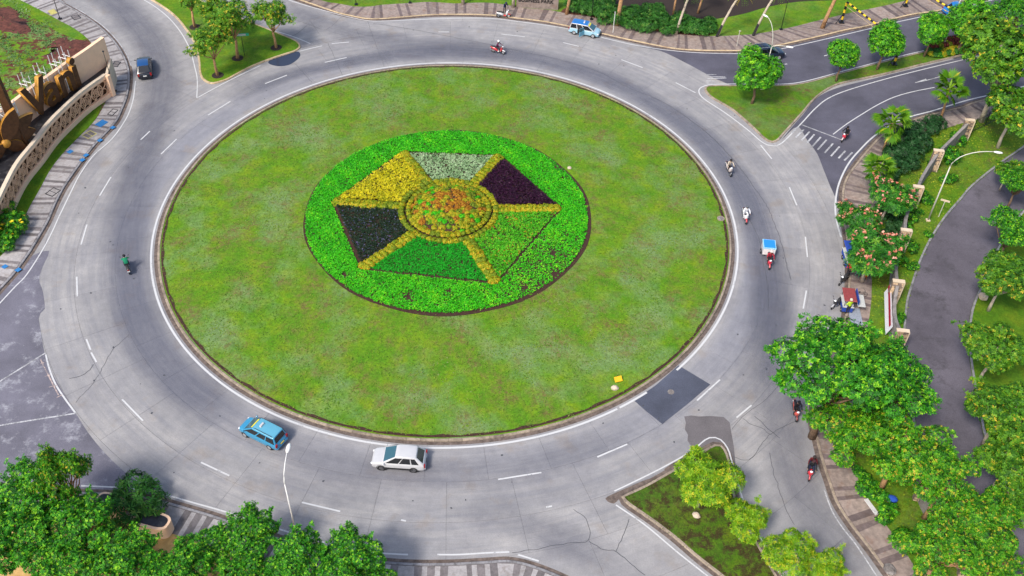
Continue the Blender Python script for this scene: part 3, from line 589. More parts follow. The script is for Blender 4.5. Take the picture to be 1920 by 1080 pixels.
# --- kerbs: each stone its own piece
def kerb(name, path, side, mat, label, w=.24, h=.15, L=1.25, closed=False, gut=True):
    """side +1: stones lie left of the travel direction"""
    n_in = offset_path(path, side * w, closed); mbk = MB()
    poly = path + n_in[::-1] if not closed else None
    p = path + ([path[0]] if closed else []); q = n_in + ([n_in[0]] if closed else [])
    nn = len(p)
    bed = MB().add([(x, y, .02) for x, y in p] + [(x, y, .02) for x, y in q], [(i, i + 1, nn + i + 1, nn + i) if side > 0 else (i, nn + i, nn + i + 1, i + 1) for i in range(nn - 1)])
    root = bed.build(name, M['soil_d']); tag(root, label, 'kerb', kind='structure')
    if gut:
        g1 = offset_path(path, -side * .34, closed); g1 = g1 + ([g1[0]] if closed else [])
        MB().add([(x, y, .011) for x, y in g1] + [(x, y, .011) for x, y in p], [(i, i + 1, nn + i + 1, nn + i) if side > 0 else (i, nn + i, nn + i + 1, i + 1) for i in range(nn - 1)]).build('gutter', M['gutter'], root)
    step = max(1, int(round(L / .6)))
    for i in range(0, nn - 1, step):
        j = min(i + step, nn - 1)
        if not any(clipped_view(p[t]) for t in (i, j)): continue
        A = [Vector(p[t]) for t in range(i, j + 1)]; B = [Vector(q[t]) for t in range(i, j + 1)]
        e = .012
        t0 = (A[1] - A[0]).normalized() * e; t1 = (A[-1] - A[-2]).normalized() * e
        A[0] += t0; B[0] += t0; A[-1] -= t1; B[-1] -= t1
        hh = h + rnd.uniform(-.012, .012); v = []; m_ = len(A)
        dn = [(b_ - a_).normalized() for a_, b_ in zip(A, B)]
        for a_, b_, d_ in zip(A, B, dn):
            v += [(a_.x, a_.y, 0), ((a_ + d_ * .015).x, (a_ + d_ * .015).y, hh - .03), ((a_ + d_ * .05).x, (a_ + d_ * .05).y, hh), (b_.x, b_.y, hh), (b_.x, b_.y, 0)]
        f = []
        for s in range(m_ - 1):
            for c_ in range(4):
                qd = (s * 5 + c_, (s + 1) * 5 + c_, (s + 1) * 5 + c_ + 1, s * 5 + c_ + 1); f.append(qd if side < 0 else qd[::-1])
        f += [tuple(range(5)), tuple((m_ - 1) * 5 + c_ for c_ in (4, 3, 2, 1, 0))]
        MB().add(v, f).build('kerb_stone', M[mat], root)
    return root
ISL = [(30.36 * math.cos(2 * PI * i / 318), 30.36 * math.sin(2 * PI * i / 318)) for i in range(318)]
kerb('kerb', ISL, 1, 'kerb', 'round kerb of worn concrete stones enclosing the central lawn', closed=True)
# raised surfaces
def region(name, poly, z, mat, label, cat): return tag(MB().prism(poly, -.1, z).build(name, M[mat]), label, cat, kind='structure')
def ccw(p): return 1 if area2(p) > 0 else -1
kerb('kerb', W['left'], -1, 'kerb_g', 'grey kerb curving past the cream monument pavement')
kerb('kerb', W['tri'], ccw(W['tri']), 'kerb_y', 'pale kerb round the triangular lawn with young trees', closed=True, gut=False)
kerb('kerb', W['top'], 1, 'kerb_y', 'long cream kerb along the far pavement behind the open-door taxi')
kerb('kerb', W['median'], ccw(W['median']), 'kerb', 'kerb round the pointed grass median between the two asphalt carriageways', closed=True, gut=False)
kerb('kerb', W['right'], 1, 'kerb', 'kerb along the pavement with the food carts and coral blossom trees')
kerb('kerb', W['drive_l'], -1, 'kerb_g', 'grey kerb on the lamp side of the dark curved driveway', gut=False, w=.22)
kerb('kerb', W['drive_r'], 1, 'kerb_g', 'grey kerb on the outer tree side of the dark curved driveway', gut=False, w=.22)
kerb('kerb', W['lower_tri'], ccw(W['lower_tri']), 'kerb', 'kerb round the dark wedge of grass with lime trees', closed=True)
kerb('kerb', W['bottom'], -1, 'kerb_g', 'blackened kerb along the pavement below the white sport utility car')
def inset(path, d, closed): return offset_path(path, d, closed)
region('lawn', inset(W['tri'], ccw(W['tri']) * .14, True), .125, 'lawn_c', 'bright triangular lawn with young trees and a green street sign', 'lawn')
region('lawn', inset(W['median'], ccw(W['median']) * .14, True), .125, 'lawn_e', 'pointed median of thin grass between two asphalt carriageways', 'lawn')
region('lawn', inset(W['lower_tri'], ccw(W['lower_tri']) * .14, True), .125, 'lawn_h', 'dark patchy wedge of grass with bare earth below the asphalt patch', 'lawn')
region('terrain', W['left_in'] + [(-110, -60), (-140, 0), (-120, 110), (-60, 100)], .10, 'weeds', 'weedy red earth plot behind the cream monument wall', 'ground')
region('terrain', inset(W['top_in'], .0, False) + [(140, 130), (-40, 140)], .10, 'lawn_c', 'mown lawn beyond the far pavement', 'lawn')
region('lawn', W['right_in'] + W['drive_l'][::-1], .105, 'lawn_r', 'weedy strip of lawn with lamp post between stone wall and driveway', 'lawn')
region('driveway', W['drive_l'] + W['drive_r'][::-1], .02, 'asphalt_d', 'dark curved asphalt driveway beside the stone wall', 'road')
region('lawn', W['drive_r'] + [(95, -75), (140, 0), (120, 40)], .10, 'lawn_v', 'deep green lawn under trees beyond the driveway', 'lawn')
region('terrain', W['bottom_in'] + [(20, -95), (-70, -95)], .10, 'sand', 'sandy earth under the dense trees beside the lower road', 'ground')

tag(MB().prism(smooth_path(GP([(1050, -30), (1100, 10), (1180, 30), (1260, 42), (1330, 38), (1390, 28), (1440, 14), (1500, 4), (1580, 0), (1640, -14), (1640, -60), (1050, -60)]), .8, True), .05, .115).build('planting_ground', M['soil_d']), 'dark mulched ground behind the oleander hedge at the top edge', 'ground', kind='structure')
tag(MB().prism(smooth_path(GP([(1052, 29), (1110, 34), (1155, 48), (1190, 55), (1240, 62), (1300, 68), (1332, 66), (1290, 50), (1200, 36), (1120, 18), (1070, 12)]), .8, True), .05, .112).build('soil_strip', pm('red_verge_soil', (.10, .038, .022), .95, .5, 3, bmp=.7)), 'strip of reddish bare soil in front of the oleander hedge', 'soil', kind='structure')
# --- pavements: bands of light and dark paving, each its own piece
def pavement(name, ko, ki, kin_off, label, pal=('pave_l', 'pave_d'), pattern=(1.35, .42, .42, .42)):
    # matching inner points by the survey pairs
    po = np.array([G2(*p) for p in K[ko]]); pi = np.array([G2(*p) for p in K[ki]])
    Po = np.array(smooth_path([tuple(p) for p in po], .2)); Pi = np.array(smooth_path([tuple(p) for p in pi], .2))
    # parameter of each survey point on its smooth path
    so = [np.argmin(((Po - p) ** 2).sum(1)) for p in po]; si = [np.argmin(((Pi - p) ** 2).sum(1)) for p in pi]
    m_ = min(len(so), len(si)); so, si = so[:m_], si[:m_]
    root_poly = [tuple(p) for p in Po] + [tuple(p) for p in Pi[::-1]]
    root = region(name, root_poly, .105, pal[1], label, 'pavement')
    d = np.r_[0, np.cumsum(np.linalg.norm(np.diff(Po, axis=0), axis=1))]; tot = d[-1]
    Oo = np.array(offset_path([tuple(p) for p in Po], kin_off))
    Tn = np.gradient(Oo, axis=0); Tn /= np.linalg.norm(Tn, axis=1)[:, None] + 1e-9; last = [0]
    def pt(s):
        i = min(np.searchsorted(d, s), len(d) - 1); j0 = int(np.interp(i, so, si)); lo, hi = max(0, j0 - 40), min(len(Pi), j0 + 41)
        seg = Pi[lo:hi] - Oo[i]; q = Pi[lo + int(np.argmin(np.abs(seg @ Tn[i])))]
        return Oo[i], q
    s = 0; c = 0
    while s < tot - .3:
        w = pattern[c % len(pattern)] * rnd.uniform(.92, 1.08); e = min(s + w, tot)
        (o0, i0), (o1, i1) = pt(s + .012), pt(e - .012)
        if clipped_view(o0) or clipped_view(i0):
            big = pattern[c % len(pattern)] > .9; light = (c % 2 == 0)
            zz = .125 + rnd.uniform(0, .008)
            MB().prism([tuple(o0), tuple(o1), tuple(i1), tuple(i0)], .10, zz, bottom=False).build('paving_band', M[pal[0] if light else pal[1]], root)
        s = e; c += 1
    return root
pavement('pavement', 'left', 'left_in', -.30, 'grey and white banded pavement curving past the cream monument')
pavement('pavement', 'top', 'top_in', .30, 'weathered brown banded pavement along the far side of the roundabout', ('pave_lb', 'pave_db'), (2.2, .5, .8, .4))
pavement('pavement', 'right', 'right_in', .30, 'brown banded pavement with food carts under blossom trees', ('pave_lb', 'pave_db'), (1.6, .5, .5, .5))
pavement('pavement', 'bottom', 'bottom_in', -.30, 'dark banded pavement along the lower edge beneath the trees', ('pave_l', 'pave_d'), (.5, .5, .5, .5, 1.4, .5))

# --- the central island
def zl(r): return .14 + .45 * max(0, 1 - (r / 30) ** 2)
nr, na = 46, 160; v = [(0, 0, zl(0))]; f = []
rng = np.random.default_rng(1)
for i in range(1, nr + 1):
    r = 30.1 * i / nr
    for k in range(na):
        a = 2 * PI * k / na; v.append((r * math.cos(a), r * math.sin(a), zl(r) - (.03 if i == nr else 0) + (rng.normal(0, .012) if 1 < i < nr else 0)))
for k in range(na): f.append((0, 1 + k, 1 + (k + 1) % na))
for i in range(nr - 1):
    for k in range(na):
        a = 1 + i * na + k; b = 1 + i * na + (k + 1) % na; f.append((a, a + na, b + na, b))
tag(MB().add(v, f).build('lawn', M['lawn'], None, True), 'big round central lawn of mottled grass', 'lawn', kind='structure')
tag(MB().add([(x * 29.98, y * 29.98, zl(30) + .012) for i, (x, y) in enumerate([(math.cos(2 * PI * q / 240), math.sin(2 * PI * q / 240)) for q in range(240)])] + [((29.72 + .12 * math.sin(q * 1.7) * math.sin(q * .37)) * math.cos(2 * PI * q / 240), (29.72 + .12 * math.sin(q * 1.7) * math.sin(q * .37)) * math.sin(2 * PI * q / 240), zl(29.7) + .012) for q in range(240)], [(q, (q + 1) % 240, 240 + (q + 1) % 240, 240 + q) for q in range(240)]).build('soil_edge', M['soil']), 'thin bare soil edging between central lawn and round kerb', 'soil', kind='structure')
def scatter_grass(label, n, sampler, zf, seed, lm='grass', size=.17):
    rng = np.random.default_rng(seed); P = sampler(rng, n); n = len(P)
    C = np.c_[P, zf(P) + .0]
    D = unit(np.c_[rng.normal(0, 1, (n, 2)), rng.uniform(.10, .45, n)]); up_ = np.array([[0, 0, 1.]]); Nn = unit(up_ - D * D[:, 2:3] + rng.normal(0, .18, (n, 3)))
    # slow patches of drier and greener grass
    s = np.sin(P[:, 0] * .31 + 1) * np.sin(P[:, 1] * .27 + 2) + .6 * np.sin(P[:, 0] * .73 + P[:, 1] * .51)
    T = .5 + .16 * s + rng.normal(0, .16, n)
    me = leaf_mesh('grass', C, D, Nn, size * rng.uniform(.6, 1.4, n), T, LM[lm], .7, .1)
    return tag(link('grass', me), label, 'grass', kind='stuff')
def samp_disc(r0, r1): return lambda rng, n: (lambda r, a: np.c_[r * np.cos(a), r * np.sin(a)])(np.sqrt(rng.uniform(r0 ** 2, r1 ** 2, n)), rng.uniform(0, 2 * PI, n))
scatter_grass('short mown grass tufts of the round central lawn', 42000, samp_disc(15.6, 29.9), lambda P: np.array([zl(math.hypot(*p)) for p in P]), 3, size=.15)
def samp_poly(poly):
    A = np.array(poly); lo, hi = A.min(0), A.max(0)
    def f(rng, n):
        P = rng.uniform(lo, hi, (n * 2, 2)); return np.array([p for p in P if inside(p, poly)][:n])
    return f

# ================================================================== THE CENTRAL GARDEN
def zg(P): return np.array([zl(math.hypot(p[0], p[1])) for p in P])
def bed_soil(name, poly, label, zoff=.03, n_sub=1):
    v = [(x, y, zl(math.hypot(x, y)) + zoff) for x, y in poly] + [(x, y, zl(math.hypot(x, y)) - .2) for x, y in poly]; n = len(poly)
    c = np.mean(np.array(poly), 0); v.append((c[0], c[1], zl(math.hypot(*c)) + zoff + .02))
    f = [(i, (i + 1) % n, 2 * n) for i in range(n)] + [(n + i, n + (i + 1) % n, (i + 1) % n, i) for i in range(n)]
    if area2(poly) < 0: f = [q[::-1] for q in f]
    return MB().add(v, f).build(name, M['soil'])
def dense(poly, d, seed=0):
    P = [Vector(p) for p in poly]; outp = []
    for a, b in zip(P, P[1:] + P[:1]):
        k = max(1, int((b - a).length / d)); outp += [tuple(a + (b - a) * (i / k)) for i in range(k)]
    return outp
def planting(root, name, P, hgt, size, lm, seed, k=4, lift=.5, tint=0.0, patch=.12, fn=None, width=.6, jit=.3):
    rng = np.random.default_rng(seed); n = len(P); z = zg(P)
    s = np.sin(P[:, 0] * 1.1 + seed) * np.sin(P[:, 1] * 1.3 + seed * 2) + .7 * np.sin(P[:, 0] * 2.3 + P[:, 1] * 1.7)
    h = hgt * (1 + .22 * s) * rng.uniform(.6, 1.1, n); C = np.c_[P, z + h]
    T = .48 + patch * s + rng.normal(0, .18, n) + tint
    if fn is not None: T = fn(P, T, rng)
    Nn = unit(np.c_[rng.normal(0, .3, (n, 2)), np.ones(n)])
    o = link(name, leaf_mesh(name, *rosettes(rng, C, Nn, T, size, k, lift, jit), LM[lm], width), root); o['kind'] = 'stuff'; return o
RG = 15.1
hexv = [G2(756, 285, .75), G2(937, 292, .75), G2(1049, 389, .75), G2(929, 528, .75), G2(680, 501, .75), G2(626, 377, .75)]   # spoke ends, clockwise from top
hexv = [Vector(p) for p in hexv]
hexp = [tuple(p) for p in hexv]
GC = Vector((0, 0)); RH = 5.25
rng = np.random.default_rng(7)
# outer ring of ground cover
ring_out = [((RG + .12 * math.sin(7 * a) * math.sin(3 * a)) * math.cos(a), (RG + .12 * math.sin(7 * a) * math.sin(3 * a)) * math.sin(a)) for a in np.linspace(0, 2 * PI, 120, endpoint=False)]
root = bed_soil('flower_bed', [(x * 1.018, y * 1.018 - .25) for x, y in ring_out], '', .03); tag(root, 'round bed of vivid green ground cover encircling the hexagon garden', 'flower bed')
P = samp_disc(0, RG)(rng, 84000) + np.array([[-.12, -.2]]); hx = [tuple(p * 1.028) for p in hexv]
def in_poly_np(P, poly):
    x, y = P[:, 0], P[:, 1]; c = np.zeros(len(P), bool); j = len(poly) - 1
    for i in range(len(poly)):
        xi, yi = poly[i]; xj, yj = poly[j]
        c ^= ((yi > y) != (yj > y)) & (x < (xj - xi) * (y - yi) / (yj - yi + 1e-12) + xi); j = i
    return c
P = P[~in_poly_np(P, hx)]
ang = np.degrees(np.arctan2(P[:, 1], P[:, 0])); rr = np.hypot(P[:, 0], P[:, 1])
bare = ((np.abs(ang + 40) < 24 + rng.normal(0, 6, len(P))) & (rng.uniform(0, 1, len(P)) < .58)) | ((np.abs(ang + 100) < 35) & (rng.uniform(0, 1, len(P)) < .12)) | ((np.abs(ang - 35) < 9) & (rr > 13.4) & (rng.uniform(0, 1, len(P)) < .3))
holes = np.zeros(len(P), bool)
for cx, cy, cr in ((-3.0, -13.4, .7), (1.0, -12.4, .5), (11.2, -6.0, .5), (12.5, -3.0, .4), (8.2, -11.4, .6), (11.9, 8.4, .4), (11.4, -9.4, .7), (-9.6, -10.6, .5)):
    holes |= np.hypot(P[:, 0] - cx, P[:, 1] - cy) < cr * rng.uniform(.1, 1.6, len(P))
P = P[~(bare | holes)]
def ring_tint(P, T, rng):
    a = np.degrees(np.arctan2(P[:, 1], P[:, 0])); return T + .16 * np.exp(-((a + 40) / 35) ** 2) + .06 * np.exp(-((a + 110) / 40) ** 2) - .03
planting(root, 'ground_cover', P, .16, .135, 'cover', 11, 3, .5, fn=ring_tint)
# six wedges
WED = [(0, 1, 'silver', 'wedge bed of silvery white foliage at the top of the hexagon', .22, .17, 24),
       (1, 2, 'purple', 'wedge bed of dark purple foliage in the hexagon garden', .34, .18, 30),
       (2, 3, 'mixed', 'wedge bed of light green leaves flecked with red in the hexagon garden', .22, .18, 26),
       (3, 4, 'emerald', 'wedge bed of plain emerald green ground cover in the hexagon garden', .22, .14, 34),
       (4, 5, 'black', 'wedge bed of blackish green foliage with violet specks', .26, .15, 32),
       (5, 0, 'yellow', 'wedge bed of bushy bright yellow foliage in the hexagon garden', .40, .20, 26)]
for a, b, lm, lb, hg, sz, den in WED:
    A, B = hexv[a], hexv[b]; da, db = A.normalized(), B.normalized(); mid = (da + db).normalized()
    na_ = Vector((-da.y, da.x)); nb_ = Vector((-db.y, db.x))
    if na_.dot(mid) < 0: na_ = -na_
    if nb_.dot(mid) < 0: nb_ = -nb_
    wsp = .48
    p1 = A * .985 + na_ * wsp; p2 = B * .985 + nb_ * wsp; q1 = da * RH + na_ * wsp; q2 = db * RH + nb_ * wsp
    arc = [tuple(Vector((math.cos(t), math.sin(t))) * RH) for t in np.linspace(math.atan2(q2.y, q2.x), math.atan2(q2.y, q2.x) + ((math.atan2(q1.y, q1.x) - math.atan2(q2.y, q2.x) + PI) % (2 * PI) - PI), 7)]
    poly = [tuple(p1), tuple(p2)] + arc
    root = bed_soil('flower_bed', dense(poly, 1.0), '', .05); tag(root, lb, 'flower bed', 'wedge beds of the hexagon')
    inner = [tuple(Vector(p) + (Vector(tuple(np.mean(np.array(poly), 0))) - Vector(p)).normalized() * .16) for p in poly]
    A_ = np.array(inner); ar = abs(area2(inner)) / 2; n = int(ar * den * 2.9); sz *= .8
    lo, hi = A_.min(0), A_.max(0); Q = rng.uniform(lo, hi, (int(n * (hi - lo).prod() / ar) + 10, 2)); Q = Q[in_poly_np(Q, inner)]
    fn = None
    if lm == 'yellow':        # grows in clumps with dark furrows between
        fur = np.abs(np.sin(Q[:, 1] * 2.4 + Q[:, 0] * .9 + 1.1 * np.sin(Q[:, 0] * 1.3))); Q = Q[fur > .16 * rng.uniform(.2, 1.3, len(Q))]
    planting(root, 'foliage', Q, hg, sz, lm, 20 + a, 4, .45, fn=fn, patch=.05 if lm in ('emerald', 'purple', 'black') else .12, width=.55)
# spoke hedges of clipped gold shrubs: each shrub a clump
def clump_mesh(name, r, n, lm, seed, size, k=4, tint=0, flat=.8):
    rng = np.random.default_rng(seed); d = unit(rng.normal(0, 1, (n, 3))); d[:, 2] = np.abs(d[:, 2]) * 1.0 - .15
    C = d * r * np.array([1, 1, flat]) * rng.uniform(.82, 1.02, n)[:, None]
    return leaf_mesh(name, *rosettes(rng, C, unit(d + np.array([0, 0, .3])), np.clip(rng.normal(.5 + tint, .2, n), 0, 1), size, k, .4), LM[lm], .6)
cm = [clump_mesh('clump', .52, 110, 'hedge_y', 50 + i, .16) for i in range(3)] + [clump_mesh('clump', .52, 110, 'olive', 60, .16), clump_mesh('clump', .52, 110, 'orange', 61, .16), clump_mesh('clump', .52, 110, 'hedge_y', 62, .16, tint=-.2)]
SPN = ['between the yellow and silver beds', 'between the silver and purple beds', 'between the purple and red-flecked beds', 'between the red-flecked and emerald beds', 'between the emerald and blackish beds', 'between the blackish and yellow beds']
for i, A in enumerate(hexv):
    d = A.normalized(); L = A.length; root = empty('hedge', (d.x * RH, d.y * RH, zl(RH))); tag(root, 'low clipped golden hedge ' + SPN[i], 'hedge', 'spoke hedges of the hexagon')
    n = int((L - RH - .4) / .62)
    for j in range(n + 1):
        p = d * (RH + .45 + (L - RH - .75) * j / n)
        for sgn in (-1, 1):
            o = link('clump', cm[rnd.choice([0, 0, 1, 1, 2, 2, 3, 5])], root); o.location = (p.x - d.x * RH - sgn * d.y * .2 + rnd.gauss(0, .04), p.y - d.y * RH + sgn * d.x * .2 + rnd.gauss(0, .04), zl(p.length) - zl(RH) + .16)
            s = rnd.uniform(.78, .92); o.scale = (s, s, s * rnd.uniform(.85, 1.05)); o.rotation_euler = (0, 0, rnd.uniform(0, 6.28))
# two ring hedges
for rr_, nn_, lb, ss, zz in ((5.1, 56, 'outer ring hedge of clipped golden shrubs round the central mound', .70, .22), (4.3, 50, 'inner ring hedge of clipped olive and gold shrubs round the central mound', .62, .34)):
    root = empty('hedge', (0, 0, zl(5))); tag(root, lb, 'hedge')
    for j in range(nn_):
        a = 2 * PI * j / nn_; o = link('clump', cm[rnd.choice([0, 1, 2, 3, 3, 5] if ss == .70 else [0, 1, 2, 3, 3, 5])], root); o.location = (rr_ * math.cos(a), rr_ * math.sin(a), zz); s = ss * rnd.uniform(.85, 1.05); o.scale = (s, s, s); o.rotation_euler = (0, 0, rnd.uniform(0, 6))
# central mound
RM = 3.95
root = MB().sphere((0, 0, zl(0) + .05), (RM, RM, 1.25), 28, 10, 0, 0).build('flower_mound', M['soil']); tag(root, 'domed central mound of orange, green and gold foliage', 'flower mound')
cmm = {lm: [clump_mesh('clump', .5, 90, lm, 70 + i, .15) for i in range(2)] for lm in ('orange', 'hedge_y', 'olive', 'cover', 'lime')}
pts = []
for tries in range(4000):
    a = rnd.uniform(0, 2 * PI); r = RM * math.sqrt(rnd.random())
    p = (r * math.cos(a), r * math.sin(a))
    if all((p[0] - q[0]) ** 2 + (p[1] - q[1]) ** 2 > .40 ** 2 for q in pts): pts.append(p)
for x, y in pts:
    r = math.hypot(x, y); z = zl(0) + .05 + 1.25 * math.sqrt(max(0, 1 - (r / RM) ** 2))
    core = math.exp(-((x - .35) ** 2 + (y - .5) ** 2) / 4.2); u = rnd.random()
    lm = ('orange' if u < .75 else 'hedge_y') if core > .42 else ('hedge_y' if u < .38 else 'olive' if u < .6 else 'cover' if u < .76 else 'lime' if u < .84 else 'orange')
    o = link('clump', cmm[lm][rnd.randrange(2)], root); s = rnd.uniform(.6, .95); o.location = (x, y, z - .12); o.scale = (s, s, s); o.rotation_euler = (0, 0, rnd.uniform(0, 6))
# small things on the lawn
def rock(px, py, r, label, seed, flat=.7, zb=None):
    rg = random.Random(seed); g = G(px, py); d = math.hypot(g.x, g.y); z = zl(d) if d < 30 else .12
    m_ = MB().sphere((0, 0, r * flat * .6), (r, r * .85, r * flat), 9, 6); m_.v = [(x * rg.uniform(.85, 1.12), y * rg.uniform(.85, 1.12), z_ * rg.uniform(.9, 1.1)) for x, y, z_ in m_.v]
    o = m_.build('boulder', M['rock']); o.location = (g.x, g.y, z - .03); o.rotation_euler = (0, 0, rg.uniform(0, 6)); return tag(o, label, 'boulder', 'boulders lying on grass')
rock(1152, 731, .36, 'pale boulder on the central lawn below the yellow sign', 1)
rock(1067, 322, .26, 'small pale boulder at the edge of the round garden bed', 2)
rock(1305, 969, .34, 'brown boulder under the lime tree on the wedge of grass', 3)
rock(1842, 560, .55, 'grey boulder beside the outer driveway kerb', 4)
g = G(1158, 709, .4); root = empty('yellow_sign', (g.x, g.y, zl(math.hypot(g.x, g.y))), R_(20)); tag(root, 'small orange yellow sign board with black curved arrow on the lawn', 'sign')
MB().box((0, 0, .3), (.72, .5, .04), ry=0).build('board', M['sign_y'], root).rotation_euler = (R_(30), 0, 0)
MB().tube([(-.12, -.02 + .12 * math.sin(t), .335 + .07 * math.sin(t)) if False else (.13 * math.cos(t), .13 * math.sin(t) * .87, .335 + .075 * math.sin(t)) for t in np.linspace(.6, 4.6, 10)], .025, 5).build('arrow_mark', M['black'], root)
for x in (-.25, .25): MB().tube([(x, .05, 0), (x, .05, .3)], .02, 5).build('leg', M['black'], root)
def manhole(px, py, r, label, z=None, mat='iron', rim='kerb'):
    g = G(px, py); d = math.hypot(g.x, g.y); z = z if z is not None else zl(d)
    root = empty('manhole', (g.x, g.y, z)); tag(root, label, 'manhole')
    MB().prism([(r * math.cos(t), r * math.sin(t)) for t in np.linspace(0, 2 * PI, 20, endpoint=False)], -.05, .05).build('rim', M[rim], root)
    MB().prism([(r * .72 * math.cos(t), r * .72 * math.sin(t)) for t in np.linspace(0, 2 * PI, 20, endpoint=False)], 0, .062).build('lid', M[mat], root)
manhole(1351, 412, .42, 'round manhole in a concrete rim at the edge of the central lawn')
manhole(1258, 735, .42, 'white flecked manhole cover in the dark asphalt patch', -.045, 'iron', 'patch_old')

# ================================================================== CREAM MONUMENT ON THE LEFT
wt = smooth_path(GP([(195, 70), (160, 95), (124, 119), (98, 138), (73, 155), (40, 180), (0, 212), (-50, 258), (-90, 300)], 6.0), .8)
mon = empty('monument', (wt[0][0], wt[0][1], .1)); tag(mon, 'cream monument wall with brown letters, planter and ring lattice screen', 'monument')
ox, oy = wt[0]
def rel(path): return [(x - ox, y - oy) for x, y in path]
def wall_strip(path, th, z0, z1, side=1):
    a = rel(path); b = rel(offset_path(path, th * side)); n = len(a); v = []; f = []
    for (x, y), (x2, y2) in zip(a, b): v += [(x, y, z0), (x, y, z1), (x2, y2, z1), (x2, y2, z0)]
    for i in range(n - 1):
        for c in range(4):
            q = (i * 4 + c, i * 4 + (c + 1) % 4, (i + 1) * 4 + (c + 1) % 4, (i + 1) * 4 + c); f.append(q)
    f += [(3, 2, 1, 0), tuple((n - 1) * 4 + c for c in range(4))]
    return MB().add(v, f)
wall_strip(wt, .45, 0, 5.9, -1).build('wall', M['cream'], mon)
# buttress block at the right end
cp = smooth_path(GP([(200, 142), (160, 170), (130, 196), (95, 231), (67, 268), (33, 311), (0, 376), (-30, 440)], 2.9), .5)     # cap of the screen
# planter between wall and screen
pin = offset_path(wt, .12)
pl = [(x, y) for x, y in offset_path(cp, -.46)] + [(x, y) for x, y in wt[::-1]]
MB().prism(rel(pl), 0, 2.45).build('planter', M['black_pond'], mon)
wall_strip(cp, .42, 2.75, 3.0, -1).build('cap', M['cream_l'], mon)
wall_strip(offset_path(cp, -.02), .5, 2.46, 2.75, -1).build('beam', M['cream'], mon)
wall_strip(offset_path(cp, .12), .62, 0, .55, -1).build('plinth', M['cream'], mon)
wall_strip(offset_path(cp, -.36), .06, .5, 2.5, -1).build('backing', M['rust'], mon)
e0 = Vector(cp[0]); ed = (Vector(wt[0]) - e0)
MB().box((e0.x - ox + .0, e0.y - oy, 1.48), (.5, .75, 2.9), math.atan2((Vector(cp[1]) - e0).y, (Vector(cp[1]) - e0).x)).build('end_pier', M['cream'], mon)
mdl = e0 + ed * .5; MB().box((mdl.x - ox, mdl.y - oy, 1.5), (ed.length, .3, 2.95), math.atan2(ed.y, ed.x)).build('end_wall', M['cream_l'], mon)
mdl = Vector(cp[len(cp) // 2 - 4]); wq = Vector(min(wt, key=lambda p: (Vector(p) - mdl).length)); mm = (mdl + wq) / 2
MB().box((mm.x - ox, mm.y - oy, 2.5), ((wq - mdl).length, .22, .12), math.atan2((wq - mdl).y, (wq - mdl).x)).build('planter_divider', M['cream_l'], mon)
# lattice rings, standing in the plane of the screen
def ring_mesh(R, r): return MB().torus((0, 0, 0), R, r, 18, 5, 'Y').mesh('lattice_ring', M['tan'], True)
rings = [ring_mesh(.92, .075), ring_mesh(.5, .07), ring_mesh(.26, .07)]
d = 0; last = None; idx = 0
cpl = offset_path(cp, -.12)
for i in range(2, len(cpl) - 1):
    p = Vector(cpl[i]); q = Vector(cpl[i + 1]); an = math.atan2((q - p).y, (q - p).x)
    if i % 2 == 0:
        o = link('lattice_ring', rings[0], mon); o.location = (p.x - ox, p.y - oy, 1.5); o.rotation_euler = (0, 0, an)
    if i % 4 == 0:
        for kk in (1, 2):
            o = link('lattice_ring', rings[kk], mon); o.location = (p.x - ox, p.y - oy, 1.5); o.rotation_euler = (0, 0, an)
    elif i % 4 == 2:
        for zz in (.95, 2.05):
            o = link('lattice_ring', rings[1], mon); o.location = (p.x - ox, p.y - oy, zz); o.rotation_euler = (0, 0, an)
# letters on the wall
def letter(ch, px, py, zc, hgt, depth=.5):
    cu = bpy.data.curves.new('letter', 'FONT'); cu.body = ch; cu.size = hgt; cu.extrude = depth / 2; cu.bevel_depth = .02; cu.align_x = 'CENTER'; cu.offset = .10
    tmp = bpy.data.objects.new('tmp', cu); COL.objects.link(tmp); dg = bpy.context.evaluated_depsgraph_get(); me = bpy.data.meshes.new_from_object(tmp.evaluated_get(dg)); bpy.data.objects.remove(tmp)
    me.materials.clear(); me.materials.append(M['rust']); me.materials.append(M['gold'])
    mi = [0 if abs(p.normal.z) > .7 else (1 if p.normal.y > .2 or p.normal.x < -.5 else 0) for p in me.polygons]; me.polygons.foreach_set('material_index', mi)  # lit edges painted in
    p = G(px, py, zc); i = min(range(len(wt)), key=lambda k: (Vector(wt[k]) - Vector((p.x, p.y))).length); i = max(1, min(i, len(wt) - 2))
    tdir = Vector(wt[i - 1]) - Vector(wt[i + 1]); an = math.atan2(tdir.y, tdir.x); nrm = Vector((math.sin(an), -math.cos(an)))
    o = link('letter', me, mon); w = Vector(wt[i]) + nrm * .55
    o.location = (w.x - ox, w.y - oy, zc); o.rotation_euler = (PI / 2, 0, an)
    for s in (-.3, .3):      # white steel brackets behind
        mb_ = MB(); b0 = w - nrm * .2; 
        q = tdir.normalized() * s
        for z_ in (zc + hgt * .25, zc + hgt * .65): mb_.tube([(b0.x + q.x - ox, b0.y + q.y - oy, z_), (b0.x + q.x - ox - nrm.x * 1.1, b0.y + q.y - oy - nrm.y * 1.1, z_)], .04, 4)
        mb_.tube([(b0.x + q.x - ox, b0.y + q.y - oy, zc), (b0.x + q.x - ox, b0.y + q.y - oy, zc + hgt * .8)], .045, 4)
        mb_.tube([(b0.x + q.x - ox - nrm.x * .9, b0.y + q.y - oy - nrm.y * .9, zc + hgt * .1), (b0.x + q.x - ox - nrm.x * .9, b0.y + q.y - oy - nrm.y * .9, zc + hgt * .85)], .045, 4)
        mb_.build('bracket', M['white_steel'], mon)
